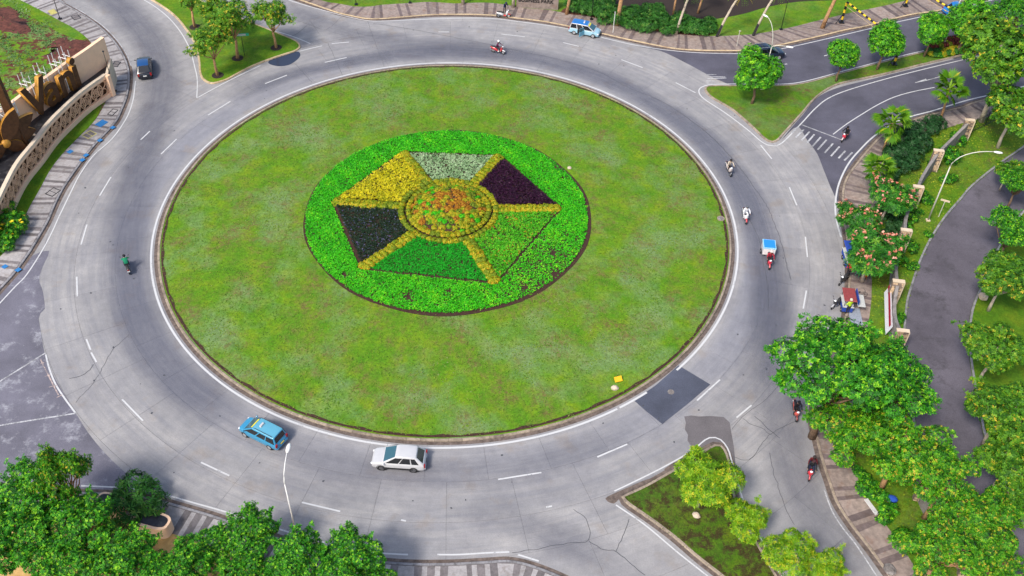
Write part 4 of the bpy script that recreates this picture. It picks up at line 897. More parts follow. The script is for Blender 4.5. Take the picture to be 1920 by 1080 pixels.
letter('i', 122, 155, 3.0, 5.6); letter('n', 104, 168, 3.0, 5.6); letter('a', 86, 184, 3.0, 5.6); letter('V', 58, 207, 3.0, 5.8)
# brown petal sculpture at the far left on a white truss
scp = empty('petal_sculpture', tuple(G(18, 290, 2.5).xy) + (.1,), R_(55)); tag(scp, 'brown flower sculpture of big metal petals on a white truss', 'sculpture')
def petal(L, w, th, z, ry, rz_, mats=('rust', 'gold')):
    n = 9; top = [(L * t, w * math.sin(PI * t) ** .8) for t in np.linspace(0, 1, n)]; bot = [(x, -y) for x, y in top[::-1][1:-1]]; pol = top + bot; m_ = len(pol)
    v = [(x, -th / 2, y) for x, y in pol] + [(x, th / 2, y) for x, y in pol]
    f = [tuple(range(m_)), tuple(range(2 * m_ - 1, m_ - 1, -1))]; mi = [0, 0]
    mbp = MB().add(v, f, 0).add([(x, y_, z_) for x, y_, z_ in v], [(i, m_ + i, m_ + (i + 1) % m_, (i + 1) % m_) for i in range(m_)], 1)
    o = mbp.build('petal', [M[mats[0]], M[mats[1]]], scp); o.location = (0, rnd.uniform(-.3, .3), z); o.rotation_euler = (0, ry, rz_); return o
for ry, L, w in ((-95, 4.8, .75), (-60, 4.2, .9), (-25, 4.4, .85), (5, 3.8, .9), (-130, 4.4, .9), (-165, 4.4, .9), (165, 3.4, .8), (40, 2.6, .7)): petal(L, w, .45, 4.0, R_(ry), R_(rnd.uniform(-14, 14)))
MB().sphere((0, -.2, 4.0), (.55, .4, .55), 12, 8).build('hub', M['gold'], scp, True)
tr = MB()
for x in (-3, -1.5, 0, 1.5, 3):
    tr.tube([(x, 1.0, 0), (x, 1.0, 7.5)], .06, 4); tr.tube([(x, 2.0, 0), (x, 2.0, 7.5)], .06, 4)
for z in np.arange(.5, 7.6, 1.1):
    for y in (1.0, 2.0): tr.tube([(-3, y, z), (3, y, z)], .05, 4)
    for x in (-3, -1.5, 0, 1.5): tr.tube([(x, 1.0, z), (x + 1.5, 1.0, min(z + 1.1, 7.5))], .04, 4); tr.tube([(x, 1.0, z), (x, 2.0, z)], .04, 4)
tr.build('truss', M['white_steel'], scp)
# tall slanted brown blade behind
tb = G(32, 235, 5.2); bl = empty('blade', tuple(tb.xy) + (0,)); tag(bl, 'tall slanted brown metal blade rising behind the monument letters', 'sculpture')
MB().add([(-.5, -.3, 0), (.5, -.3, 0), (.5, .3, 0), (-.5, .3, 0), (-.9, -.25, 14.5), (-.1, -.25, 14.5), (-.1, .3, 14.5), (-.9, .3, 14.5)], [(3, 2, 1, 0), (4, 5, 6, 7), (0, 1, 5, 4), (1, 2, 6, 5), (2, 3, 7, 6)]).add([(-.5, -.3, 0), (-.5, .3, 0), (-.9, .3, 14.5), (-.9, -.25, 14.5)], [(1, 0, 3, 2)], 1).build('blade_body', [M['rust'], M['gold']], bl)
# lawn strip in front of the screen and lawn border behind the wall
region('lawn', smooth_path(GP([(205, 184), (190, 197), (186, 214), (172, 234), (140, 266), (112, 296), (92, 324), (75, 356), (55, 391), (35, 434), (15, 466), (-3, 486), (-40, 470), (-20, 420), (20, 392), (32, 364), (65, 317), (105, 267), (160, 218)]), .8, True), .128, 'lawn_v', 'vivid green grass strip in front of the ring lattice screen', 'lawn')
region('lawn', smooth_path(GP([(-20, -40), (36, -1), (76, 20), (112, 40), (140, 55), (163, 74), (150, 76), (120, 66), (85, 48), (50, 28), (0, 5), (-60, -20)]), .8, True), .126, 'lawn_c', 'green grass border between pavement and weedy red plot', 'lawn')
for i, (pl_, lb) in enumerate((([(85, 95), (110, 72), (140, 78), (168, 82), (160, 92), (130, 108), (95, 118)], 'heap of reddish soil beside the monument wall end'), ([(-30, 20), (15, 15), (55, 45), (60, 62), (20, 60), (-30, 50)], 'bare reddish soil patch among the weeds'))):
    MBs = smooth_path(GP(pl_), .8, True); MBs = [(x + rnd.gauss(0, .35), y + rnd.gauss(0, .35)) for x, y in MBs]; c = np.mean(np.array(MBs), 0); n = len(MBs); rg = np.random.default_rng(i)
    v = [(x, y, .1) for x, y in MBs] + [(c[0] + (x - c[0]) * .6, c[1] + (y - c[1]) * .6, .16 + rg.uniform(0, .14)) for x, y in MBs] + [(c[0], c[1], .25)]
    f = [(k, (k + 1) % n, n + (k + 1) % n, n + k) for k in range(n)] + [(n + k, n + (k + 1) % n, 2 * n) for k in range(n)]
    tag(MB().add(v, f).build('soil_heap', pm('red_soil_%d' % i, (.105, .034, .024), .95, .6, 2.2, bmp=.9, dirt=(.055, .02, .016), dscale=1.5), None, True), lb, 'soil', kind='structure')
# painted covers and manholes of the left pavement
M['blue'] = pm('paint_blue', (.025, .17, .42), .6, .2, 8); M['yellowp'] = pm('paint_pale_yellow', (.45, .40, .12), .6, .2, 8)
def cover(px, py, w, l, mat, label, rz, frame=None):
    g = G(px, py); root = empty('utility_cover', (g.x, g.y, .13), rz); tag(root, label, 'cover', 'covers set in the pavement')
    for sx in (-1, 1): MB().box((sx * w / 2, 0, .008), (.09, l, .02)).build('frame_bar', M[frame or mat], root)
    for sy in (-1, 1): MB().box((0, sy * l / 2, .009), (w + .09, .09, .02)).build('frame_bar', M[frame or mat], root)
    MB().box((0, 0, .004), (w - .12, l - .12, .02)).build('lid', M[mat], root)
    MB().box((0, 0, .006), (.07, l, .022)).build('frame_bar', M[frame or mat], root)
cover(191, 233, 1.15, .9, 'blue', 'blue painted cover on the pavement by the lattice screen', R_(62)); cover(168, 254, 1.2, 1.1, 'pave_d', 'cover with a pale yellow frame on the pavement', R_(58), 'yellowp')
cover(212, 212, 1.2, .7, 'pave_l', 'grey cover with black frame on the pavement above the blue one', R_(75), 'black'); cover(100, 362, 1.2, 1.0, 'pave_l', 'grey double cover with black frame halfway down the left pavement', R_(65), 'black')
cover(218, 122, 1.2, .8, 'pave_d', 'dark cover with black frame beside the black car', R_(85), 'black'); cover(143, 34, 1.2, .9, 'pave_d', 'dark cover with black frame at the upper left pavement', R_(130), 'black')
cover(99, 24, 1.3, .8, 'yellowp', 'pale yellow painted cover beside the topmost left lamp', R_(130)); cover(132, 286, .5, .5, 'blue', 'small blue painted square on the left pavement', R_(60))
for x, y in ((212, 241), (188, 265), (162, 293), (155, 302), (35, 508), (10, 502)):
    g = G(x, y); MB().box((g.x, g.y, .165), (.5, .5, .02), R_(60)).build('kerb_mark', M['blue'], road)

# ================================================================== VEHICLES
def paint(name, c, rough=.28, coat=.8, metal=0.0): return pm(name, c, rough, .05, 1.5, metal, coat=coat, spec=.5)
M['car_white'] = paint('car_white', (.50, .50, .51)); M['car_blue'] = paint('car_blue', (.03, .25, .44)); M['car_blue_l'] = paint('car_light_blue', (.10, .34, .47)); M['car_black'] = paint('car_black', (.008, .010, .018), .22); M['car_pale'] = paint('car_pale_blue', (.30, .50, .60)); M['car_sky_roof'] = paint('car_roof_sky_reflection', (.006, .06, .20)); M['car_navy'] = paint('car_navy', (.006, .012, .03), .22); M['car_azure'] = paint('car_azure', (.01, .15, .45))  # the black car's deep blue roof has the reflected sky in its colour
M['tyre'] = pm('tyre_rubber', (.014, .014, .015), .85); M['rim'] = pm('alloy_rim', (.62, .62, .63), .35, .05, 5, .7); M['rim_d'] = pm('alloy_rim_dark', (.16, .16, .17), .4, .1, 5, .6); M['trim'] = pm('black_trim', (.02, .02, .022), .6)
m, t, b = nodes('window_glass'); b.inputs['Base Color'].default_value = (.006, .008, .010, 1); b.inputs['Roughness'].default_value = .06; b.inputs['Specular IOR Level'].default_value = .8; M['glass'] = m
m, t, b = nodes('windscreen_glass'); b.inputs['Base Color'].default_value = (.03, .10, .13, 1); b.inputs['Roughness'].default_value = .06; b.inputs['Specular IOR Level'].default_value = .9; M['glass_w'] = m
M['tail'] = pm('tail_light_red', (.32, .012, .012), .25); M['head'] = pm('headlight_glass', (.75, .77, .8), .15); M['plate_y'] = pm('plate_yellow', (.75, .6, .08), .5); M['plate_w'] = pm('plate_white', (.7, .7, .68), .5); M['plate_k'] = pm('plate_black', (.03, .03, .03), .5); M['sticker_y'] = pm('sticker_yellow', (.75, .68, .05), .5)
def quad_on(A, B, C, D, u0, u1, v0, v1, push=.006):
    """pane inside the face A(bottom0) B(bottom1) C(top1) D(top0)"""
    A, B, C, D = map(Vector, (A, B, C, D)); f = lambda u, v: (A * (1 - u) + B * u) * (1 - v) + (D * (1 - u) + C * u) * v
    n = (B - A).cross(D - A).normalized() * push; q = [f(u0, v0), f(u1, v0), f(u1, v1), f(u0, v1)]
    return [p + n for p in q] + [p - n for p in q]
PANE = [(0, 1, 2, 3), (0, 4, 5, 1), (1, 5, 6, 2), (2, 6, 7, 3), (3, 7, 4, 0)]
CARS = {
 'mpv': dict(L=4.25, W=1.68, H=1.68, st=[(-.5, .40, .72), (-.485, .46, .90), (-.42, .49, .97), (-.1, .5, .97), (.15, .5, .95), (.30, .49, .93), (.42, .47, .82), (.475, .43, .72), (.5, .37, .55)], cab=(-.478, .345), roof=(-.43, .10), wb=.475, wr=.405, belt=.93, axle=(-.31, .315), wr_=.31, win=((.03, .30), (.335, .60), (.64, .965))),
 'suv': dict(L=4.56, W=1.86, H=1.74, st=[(-.5, .38, .72), (-.488, .45, .92), (-.42, .49, 1.02), (-.1, .5, 1.02), (.12, .5, 1.0), (.25, .495, 1.0), (.38, .48, .94), (.455, .45, .86), (.488, .40, .74), (.5, .30, .56)], cab=(-.475, .29), roof=(-.335, .03), wb=.475, wr=.365, belt=1.0, axle=(-.285, .30), wr_=.37, win=((.10, .28), (.31, .60), (.63, .94))),
 'sedan': dict(L=4.4, W=1.7, H=1.46, st=[(-.5, .38, .70), (-.485, .45, .90), (-.35, .48, .95), (-.1, .5, .92), (.12, .5, .9), (.22, .49, .89), (.38, .47, .80), (.47, .43, .70), (.5, .35, .52)], cab=(-.33, .24), roof=(-.20, .04), wb=.46, wr=.36, belt=.89, axle=(-.30, .31), wr_=.30, win=((.12, .40), (.44, .66), (.69, .95)))}
def car(name, kind, loc, heading, label, body, cabin=None, roofm=None, rim='rim', plate='plate_y', rails=False, sign=False, sticker=False, open_door=False, cat='car', lower=None):
    S = CARS[kind]; L, Wd, H = S['L'], S['W'], S['H']; cabin = cabin or body; roofm = roofm or cabin
    root = empty(name, (loc[0], loc[1], .012), heading); tag(root, label, cat)
    prof = lambda w, zs: [(w * .88, .20), (w * .97, .30), (w, .42), (w * 1.0, .60), (w * .985, zs - .12), (w * .93, zs - .03), (w * .80, zs), (w * .4, zs + .022)]
    v = []; f = []; n = 16
    for fx, fw, zs in S['st']:
        h = prof(fw * Wd, zs); ring = [(fx * L, y, z) for y, z in h] + [(fx * L, -y, z) for y, z in h[::-1]]; v += ring
    ns = len(S['st'])
    for i in range(ns - 1):
        for k in range(n): f.append((i * n + k, i * n + (k + 1) % n, (i + 1) * n + (k + 1) % n, (i + 1) * n + k))
    f += [tuple(range(n - 1, -1, -1)), tuple((ns - 1) * n + k for k in range(n))]
    f = [q[::-1] for q in f]
    bd = MB().add(v, f).build('body', M[body], root, True)
    if lower:      # two-tone lower flank
        for s in (1, -1): MB().box((0, s * (Wd / 2 - .004), .44), (L * .56, .03, .2)).build('lower_trim', M[lower], root)
    # cabin
    cr, cf = S['cab'][0] * L, S['cab'][1] * L; rr_, rf = S['roof'][0] * L, S['roof'][1] * L; wb, wr = S['wb'] * Wd, S['wr'] * Wd; zb, zt = S['belt'], H
    cv = []; stn = [(cr, wb * .94, rr_, wr * .93, zt - .06), (cr + (cf - cr) * .12, wb, rr_ + (rf - rr_) * .10, wr, zt - .02), ((cr + cf) / 2, wb, (rr_ + rf) / 2, wr, zt), (cf - (cf - cr) * .15, wb, rf - (rf - rr_) * .12, wr, zt - .015), (cf, wb * .95, rf, wr * .96, zt - .05)]
    for xb, w1, xt, w2, z in stn: cv += [(xb, w1, zb), (xt, w2, z - .04), (xt, w2 * .9, z), (xt, 0, z + .02), (xt, -w2 * .9, z), (xt, -w2, z - .04), (xb, -w1, zb)]
    cfc = []
    for i in range(4):
        for k in range(6): cfc.append((i * 7 + k, i * 7 + k + 1, (i + 1) * 7 + k + 1, (i + 1) * 7 + k))
    cfc += [(0, 6, 5, 4, 3, 2, 1), tuple(28 + k for k in range(7))]
    mi = [1 if 1 <= k <= 4 else 0 for i in range(4) for k in range(6)] + [0, 0]
    o = MB().add(cv, cfc); o.m = mi; o = o.build('cabin', [M[cabin], M[roofm]], root, True)
    sb = bd.modifiers.new('sub', 'SUBSURF'); sb.levels = 1; sb.render_levels = 2
    for o_ in (o,):
        bv = o_.modifiers.new('bevel', 'BEVEL'); bv.width = .10 if kind == 'suv' else .06; bv.segments = 3; bv.limit_method = 'ANGLE'; bv.angle_limit = R_(28)
    A, B, C, D = (cf, -wb * .95, zb), (cf, wb * .95, zb), (rf, wr * .94, zt - .07), (rf, -wr * .94, zt - .07)
    ws = MB().add(quad_on(A, B, C, D, .05, .95, .10, .93, .008), PANE).build('windscreen', M['glass_w'], root)
    if sticker: MB().add(quad_on(A, B, C, D, .12, .88, .74, .90, .014), PANE).build('sun_strip', M['sticker_y'], ws)
    A, B, C, D = (cr, wb * .92, zb), (cr, -wb * .92, zb), (rr_, -wr * .9, zt - .08), (rr_, wr * .9, zt - .08)
    MB().add(quad_on(A, B, C, D, .07, .93, .14, .9, .008), PANE).build('rear_window', M['glass'], root)
    for s in (1, -1):
        b0, b1 = Vector((cr, s * wb * 1.004, zb)), Vector((cf, s * wb * 1.004, zb)); t0, t1 = Vector((rr_, s * wr * 1.004, zt - .05)), Vector((rf, s * wr * 1.004, zt - .05))
        for wi, (u0, u1) in enumerate(S['win']):
            if open_door and s == -1 and wi == 1:
                q = quad_on(b0, b1, t1, t0, u0, u1, .0, .88, -.012 * s); MB().add([p for p in q], PANE + [(4, 7, 6, 5)]).build('door_opening', M['trim'], root)
                q = quad_on((b0.x, s * Wd * .5, .35), (b1.x, s * Wd * .5, .35), (b1.x, s * Wd * .5, zb), (b0.x, s * Wd * .5, zb), u0, u1, 0, 1, .008); MB().add(q, PANE + [(4, 7, 6, 5)]).build('door_opening', M['trim'], root)
                continue
            top = .86
            # fore and aft panes taper with the pillars
            q = quad_on(b0, b1, t1, t0, u0, u1, .10, top, .014)
            MB().add(q, PANE + [(4, 7, 6, 5)]).build('side_window', M['glass'], root)
    for fx in S['axle']:
        for s in (1, -1):
            c = (fx * L, s * (Wd / 2 - .085), S['wr_'])
            arch = MB().torus((0, 0, 0), S['wr_'] * 1.10, .035, 18, 4, 'Y').build('wheel_arch', M['trim'], root); arch.location = (fx * L, s * (Wd / 2 - .06), S['wr_'])
            wl = empty('wheel', c, 0, root)
            MB().torus((0, 0, 0), S['wr_'] - .095, .095, 18, 8, 'Y').build('tyre', M['tyre'], wl, True)
            rm = MB().tube([(0, -.09, 0), (0, .09, 0)], S['wr_'] * .62, 14); rm.build('rim', M[rim], wl)
    for s in (1, -1):
        st = S['st'][-2]; MB().sphere((st[0] * L - .06, s * st[1] * Wd * .84, st[2] - .10), (.16, .14, .09), 8, 5).build('headlight', M['head'], root, True)
        st = S['st'][1]; MB().box((st[0] * L - .012, s * st[1] * Wd * .88, st[2] - .10), (.10, .20, .34 if kind != 'sedan' else .16)).build('taillight', M['tail'], root)
        MB().sphere((cf - .18 * 1, s * (Wd / 2 + .07), zb + .06), (.07, .11, .08), 8, 5).build('mirror', M[body], root, True)
        if rails: MB().tube([(rr_ + .15, s * wr * .88, zt + .03), (rr_ + .25, s * wr * .88, zt + .06), (rf - .25, s * wr * .88, zt + .06), (rf - .15, s * wr * .88, zt + .02)], .022, 5).build('roof_rail', M['trim'] if body != 'car_navy' else M['rim'], root)
    MB().box((-L * .497, 0, .46), (.10, Wd * .80, .20)).build('rear_bumper', M[body], root); MB().box((L * .49, 0, .40), (.10, Wd * .62, .18)).build('front_bumper', M['trim'], root)
    MB().box((-L * .506, 0, .66), (.03, .44, .13)).build('number_plate', M[plate], root)
    if sign:
        MB().box(((rr_ + rf) / 2 + .55, 0, zt + .09), (.22, .5, .16), taper=.75).build('roof_sign', M['car_white'], root)
    if open_door:
        u0, u1 = S['win'][1]; x0 = cr + (cf - cr) * u0; x1 = cr + (cf - cr) * u1; wd = x1 - x0
        hg = empty('door', (x1, -Wd / 2 - .01, 0), R_(62), root)
        MB().box((-wd / 2, -.03, .62), (wd, .07, .62)).build('door_panel', M['car_blue_l'], hg)
        fr = MB().tube([(-.03, -.03, .92), (-.10, .02, 1.42), (-wd + .08, .02, 1.42), (-wd + .03, -.03, .92)], .028, 5); fr.build('window_frame', M['car_blue_l'], hg)
        MB().box((-wd / 2, -.01, 1.16), (wd - .16, .012, .44)).build('pane', M['glass_w'], hg)
    return root
def car_from_wheels(kind, pf, pr, near):
    """survey the two near wheels on the ground; near = +1 if the car's left side faces the camera"""
    S = CARS[kind]; a, b_ = Vector(G2(*pf)), Vector(G2(*pr)); h = (a - b_).normalized(); left = Vector((-h.y, h.x)); c = (a + b_) / 2 - left * near * (S['W'] / 2 - .06)
    return (c.x, c.y), math.atan2(h.y, h.x)
l, h = car_from_wheels('suv', (717, 882), (776, 886), 1)
car('sport_utility_car', 'suv', l, h, 'white sport utility car driving round the lower side of the roundabout', 'car_white', roofm='car_white', rim='rim_d', plate='plate_k', lower='trim')
l, h = car_from_wheels('mpv', (462, 820), (505, 842), 1)
car('taxi', 'mpv', l, h, 'blue taxi with white roof sign driving round the lower left bend', 'car_blue', roofm='car_blue_l', sign=True, sticker=True, rails=True)
l, h = car_from_wheels('mpv', (1113, 72), (1074, 64.5), -1)
car('taxi', 'mpv', l, h, 'blue and pale taxi stopped at the far kerb with its rear door open', 'car_pale', cabin='car_white', roofm='car_azure', sign=True, sticker=True, open_door=True)
a = Vector(G2(274, 151)); hd = (Vector(G2(271, 112)) - a).normalized()
car('hatchback_car', 'suv', tuple(a + hd * 2.25), math.atan2(hd.y, hd.x), 'black car with blue sky reflection painted on its roof seen from behind leaving up the road by the monument', 'car_black', roofm='car_sky_roof', plate='plate_w')
l, h = car_from_wheels('suv', (1464, 112), (1414, 118), -1)
car('van', 'suv', l, h, 'dark navy van on the asphalt partly behind a round trimmed tree', 'car_navy', rails=True, cat='van').scale = (1.12, 1.05, 1.1)
a = Vector(G2(1772, 27)); hd = (Vector(G2(1843, 8)) - Vector(G2(1757, 27))).normalized()
car('sedan_car', 'sedan', tuple(a + hd * 2.0), math.atan2(hd.y, hd.x), 'bright blue sedan driving away beyond the height bars', 'car_azure')

# ------------------------------------------------------------------ scooters and people
SK = {'pel': (-.16, 0, .80), 'sp': (-.12, 0, 1.0), 'ch': (-.06, 0, 1.22), 'nk': (-.01, 0, 1.40), 'hd': (.03, 0, 1.52), 'tp': (.03, 0, 1.66)}
def skeleton(pose):
    if pose == 'ride':
        P = {'pel': (-.16, 0, .82), 'sp': (-.12, 0, 1.02), 'ch': (-.05, 0, 1.24), 'nk': (0, 0, 1.42), 'hd': (.04, 0, 1.55), 'tp': (.05, 0, 1.66)}
        for s, k in ((1, 'l'), (-1, 'r')): P.update({'sh' + k: (-.03, s * .19, 1.34), 'el' + k: (.16, s * .30, 1.12), 'wr' + k: (.40, s * .29, 1.03), 'ha' + k: (.49, s * .28, 1.02), 'hi' + k: (-.14, s * .11, .80), 'kn' + k: (.27, s * .19, .76), 'an' + k: (.16, s * .17, .36), 'to' + k: (.33, s * .18, .31)})
    else:
        lean = .25 if pose == 'bend' else .0
        P = {'pel': (0, 0, .93), 'sp': (.02 + lean * .3, 0, 1.10), 'ch': (.03 + lean, 0, 1.30), 'nk': (.03 + lean * 1.5, 0, 1.47 - lean * .25), 'hd': (.05 + lean * 1.8, 0, 1.60 - lean * .3), 'tp': (.06 + lean * 1.9, 0, 1.71 - lean * .35)}
        for s, k in ((1, 'l'), (-1, 'r')): P.update({'sh' + k: (.02 + lean * 1.2, s * .19, 1.40 - lean * .2), 'el' + k: (.06 + lean * 1.4, s * .27, 1.13 - lean * .2), 'wr' + k: (.26 + lean * 1.4, s * .22, 1.0 - lean * .2), 'ha' + k: (.34 + lean * 1.4, s * .20, .98 - lean * .2), 'hi' + k: (0, s * .10, .90), 'kn' + k: (.03, s * .11, .50), 'an' + k: (-.01, s * .12, .09), 'to' + k: (.15, s * .13, .05)})
    return P
EDG = [('pel', 'sp', 0), ('sp', 'ch', 0), ('ch', 'nk', 0), ('nk', 'hd', 2), ('hd', 'tp', 2)]
for k in 'lr': EDG += [('ch', 'sh' + k, 0), ('sh' + k, 'el' + k, 0), ('el' + k, 'wr' + k, 0), ('wr' + k, 'ha' + k, 2), ('pel', 'hi' + k, 1), ('hi' + k, 'kn' + k, 1), ('kn' + k, 'an' + k, 1), ('an' + k, 'to' + k, 3)]
RAD = {'pel': (.15, .12), 'sp': (.14, .11), 'ch': (.17, .12), 'nk': (.055, .055), 'hd': (.10, .09), 'tp': (.075, .07), 'sh': (.075, .07), 'el': (.052, .05), 'wr': (.038, .035), 'ha': (.045, .025), 'hi': (.10, .10), 'kn': (.068, .065), 'an': (.045, .045), 'to': (.045, .03)}
BODY = {}
def body_mesh(pose):
    if pose in BODY: return BODY[pose]
    P = skeleton(pose); names = list(P); idx = {n: i for i, n in enumerate(names)}
    me = bpy.data.meshes.new('sk'); me.from_pydata([P[n] for n in names], [(idx[a], idx[b_]) for a, b_, _ in EDG], []); o = bpy.data.objects.new('sk', me); COL.objects.link(o)
    md = o.modifiers.new('skin', 'SKIN'); md.use_smooth_shade = True
    for i, n in enumerate(names): o.data.skin_vertices[0].data[i].radius = RAD[n if n in RAD else n[:2]]; o.data.skin_vertices[0].data[i].use_root = (n == 'pel')
    s = o.modifiers.new('sub', 'SUBSURF'); s.levels = 1; s.render_levels = 1
    dg = bpy.context.evaluated_depsgraph_get(); r = bpy.data.meshes.new_from_object(o.evaluated_get(dg)); bpy.data.objects.remove(o)
    segs = [(Vector(P[a]), Vector(P[b_]), m_) for a, b_, m_ in EDG]; mi = []
    for p in r.polygons:
        best = None
        for a, b_, m_ in segs:
            d_ = b_ - a; t_ = max(0, min(1, (p.center - a).dot(d_) / d_.length_squared)); q = (p.center - a - d_ * t_).length
            if best is None or q < best[0]: best = (q, m_)
        mi.append(best[1])
    BODY[pose] = (r, mi); return BODY[pose]
M['skin'] = pm('skin', (.34, .19, .12), .6, .08); M['shoe'] = pm('shoe', (.03, .028, .026), .7)
CL = {}
def cloth(c):
    if c not in CL: CL[c] = pm('cloth_%d' % len(CL), c, .85, .12, 12)
    return CL[c]
def person(loc, rz, label, shirt, trousers, helmet=None, pose='ride', z=0.0):
    src, mi = body_mesh(pose); me = src.copy(); me.name = 'person'
    me.materials.clear()
    for mt in (cloth(shirt), cloth(trousers), M['skin'], M['shoe']): me.materials.append(mt)
    me.polygons.foreach_set('material_index', mi)
    o = link('person', me); o.scale = (1.15, 1.15, 1.15); o.location = (loc[0], loc[1], z + .015); o.rotation_euler = (0, 0, rz); tag(o, label, 'person')
    hd = skeleton(pose)['hd']
    if helmet:
        hm = MB().sphere((hd[0] - .005, 0, hd[2] + .045), (.145, .13, .135), 12, 8, 0, -.45).build('helmet', cloth(helmet), o, True)
        MB().box((hd[0] + .125, 0, hd[2] + .03), (.03, .17, .07)).build('visor', M['glass'], hm)
    else: MB().sphere((hd[0] - .015, 0, hd[2] + .05), (.112, .105, .11), 10, 6, 0, -.35).build('hair', cloth((.015, .012, .01)), o, True)
    MB().box((hd[0] + .105, 0, hd[2] - .02), (.04, .03, .035)).build('nose', M['skin'], o)
    return o
def scooter(loc, rz, label, main, second=(.7, .7, .7), box=None, cat='motor scooter'):
    root = empty('motor_scooter', (loc[0], loc[1], .013), rz); root.scale = (1.15, 1.15, 1.15); tag(root, label, cat, 'motor scooters'); mc, sc = cloth_gloss(main), cloth_gloss(second)
    for x in (-.62, .62):
        w = empty('wheel', (x, 0, .27), 0, root); MB().torus((0, 0, 0), .215, .055, 14, 6, 'Y').build('tyre', M['tyre'], w, True); MB().tube([(0, -.035, 0), (0, .035, 0)], .13, 10).build('rim', M['rim'], w)
    def loft(secs):
        v = []; f = []
        for x, w_, z0, z1 in secs: v += [(x, w_ * .6, z0), (x, w_, (z0 + z1) / 2), (x, w_ * .65, z1), (x, -w_ * .65, z1), (x, -w_, (z0 + z1) / 2), (x, -w_ * .6, z0)]
        for i in range(len(secs) - 1):
            for k in range(6): f.append((i * 6 + k, (i + 1) * 6 + k, (i + 1) * 6 + (k + 1) % 6, i * 6 + (k + 1) % 6))
        f += [tuple(range(6)), tuple((len(secs) - 1) * 6 + k for k in range(5, -1, -1))]; return MB().add(v, f)
    loft([(-.92, .05, .66, .76), (-.75, .13, .50, .76), (-.40, .17, .38, .72), (-.12, .15, .30, .60), (.0, .13, .28, .40)]).build('rear_body', mc, root, True)
    loft([(-.02, .14, .27, .36), (.30, .15, .27, .36)]).build('footboard', sc, root)
    loft([(.28, .17, .30, .60), (.36, .22, .36, .88), (.48, .18, .46, .98), (.56, .07, .62, .92)]).build('leg_shield', mc, root, True)
    loft([(.42, .055, .42, .56), (.62, .075, .44, .58), (.86, .05, .36, .46)]).build('front_mudguard', sc, root, True)
    loft([(-.86, .09, .74, .80), (-.5, .14, .72, .82), (-.1, .12, .70, .78), (.04, .09, .64, .72)]).build('seat', M['trim'], root, True)
    MB().tube([(.44, -.32, 1.02), (.50, -.12, 1.0), (.50, .12, 1.0), (.44, .32, 1.02)], .022, 6).build('handlebar', M['trim'], root)
    MB().sphere((.55, 0, .98), (.09, .12, .08), 8, 6).build('headlight', M['head'], root, True)
    MB().box((-.93, 0, .70), (.06, .14, .07)).build('taillight', M['tail'], root); MB().box((-.96, 0, .55), (.02, .2, .1)).build('number_plate', M['plate_w'], root)
    for s in (1, -1): MB().tube([(.48, s * .26, 1.02), (.46, s * .33, 1.20)], .01, 4).sphere((.46, s * .35, 1.23), (.02, .06, .04), 6, 4).build('mirror', M['trim'], root)
    MB().tube([(-.25, -.15, .30), (-.85, -.17, .40)], [.04, .055], 7).build('exhaust', M['rim_d'], root)
    MB().tube([(.62, 0, .27), (.50, 0, .70)], .03, 5).build('fork', M['rim_d'], root)
    if box: MB().box((-.78, 0, .98), (.40, .42, .34), taper=.92).build('top_box', cloth_gloss(box), root)
    return root
CG = {}
def cloth_gloss(c):
    if c not in CG: CG[c] = paint('scooter_paint_%d' % len(CG), c, .3, .5)
    return CG[c]
def rider(pf, pr, sl, sc, pl, shirt, trousers, helmet, second=(.7, .7, .7), box=None, pillion=None):
    a, b_ = Vector(G2(*pf)), Vector(G2(*pr)); h = (a - b_).normalized(); c = (a + b_) / 2; rz = math.atan2(h.y, h.x)
    scooter(tuple(c), rz, sl, sc, second, box)
    if pl: person(tuple(c), rz, pl, shirt, trousers, helmet)
    if pillion: person(tuple(c - h * .42), rz, pillion[0], pillion[1], pillion[2], pillion[3], z=.03)
rider((238.5, 497), (243, 514), 'white and black motor scooter ridden away by the green-shirted rider', (.03, .03, .03), 'rider in green shirt and dark helmet heading up the left bend', (.01, .22, .11), (.015, .015, .02), (.012, .012, .015), (.7, .68, .66))
rider((942, 102), (926, 98.5), 'red and white motor scooter crossing the top of the ring', (.55, .04, .05), 'rider with white helmet and maroon top at the top of the ring', (.10, .01, .05), (.02, .015, .02), (.78, .78, .78), (.75, .72, .70))
rider((952, 33.5), (936, 33), 'white and red motor scooter parked at the far kerb', (.60, .60, .60), None, None, None, None, (.6, .04, .03))
g = G(946, 29); person((g.x, g.y + .5), R_(-70), 'person in dark blue bending over the scooter parked at the far kerb', (.01, .02, .07), (.012, .015, .03), (.02, .03, .06), 'bend', .12)
rider((1577, 268), (1589, 256), 'red motor scooter stopped at the zebra crossing', (.60, .03, .06), 'rider in black waiting at the zebra crossing', (.008, .009, .012), (.01, .01, .014), (.01, .01, .012), (.62, .50, .50))
rider((1369, 331), (1362, 317), 'pale fronted motor scooter entering the right bend', (.55, .48, .45), 'rider in beige jacket high on the right bend', (.50, .42, .33), (.02, .02, .03), (.02, .018, .018), (.05, .05, .06))
rider((1397.5, 419), (1393.5, 405), 'white motor scooter with a red flash on the right bend', (.72, .72, .74), 'rider dressed in white on the right bend', (.72, .73, .76), (.66, .67, .70), (.10, .11, .13), (.6, .05, .06))
rider((1491, 786), (1488, 770), 'red motor scooter emerging under the big tree', (.50, .08, .06), 'rider in dark clothes under the edge of the big tree', (.012, .012, .018), (.015, .015, .02), (.012, .012, .018), (.2, .03, .03))
rider((1516, 897), (1518, 880), 'red motor scooter carrying two people down the right road', (.58, .02, .04), 'driver in black jacket on the red scooter for two', (.010, .012, .016), (.015, .02, .05), (.05, .015, .02), (.45, .05, .06), None, ('pillion rider in dark red on the red scooter for two', (.10, .008, .012), (.02, .03, .10), (.03, .02, .02)))
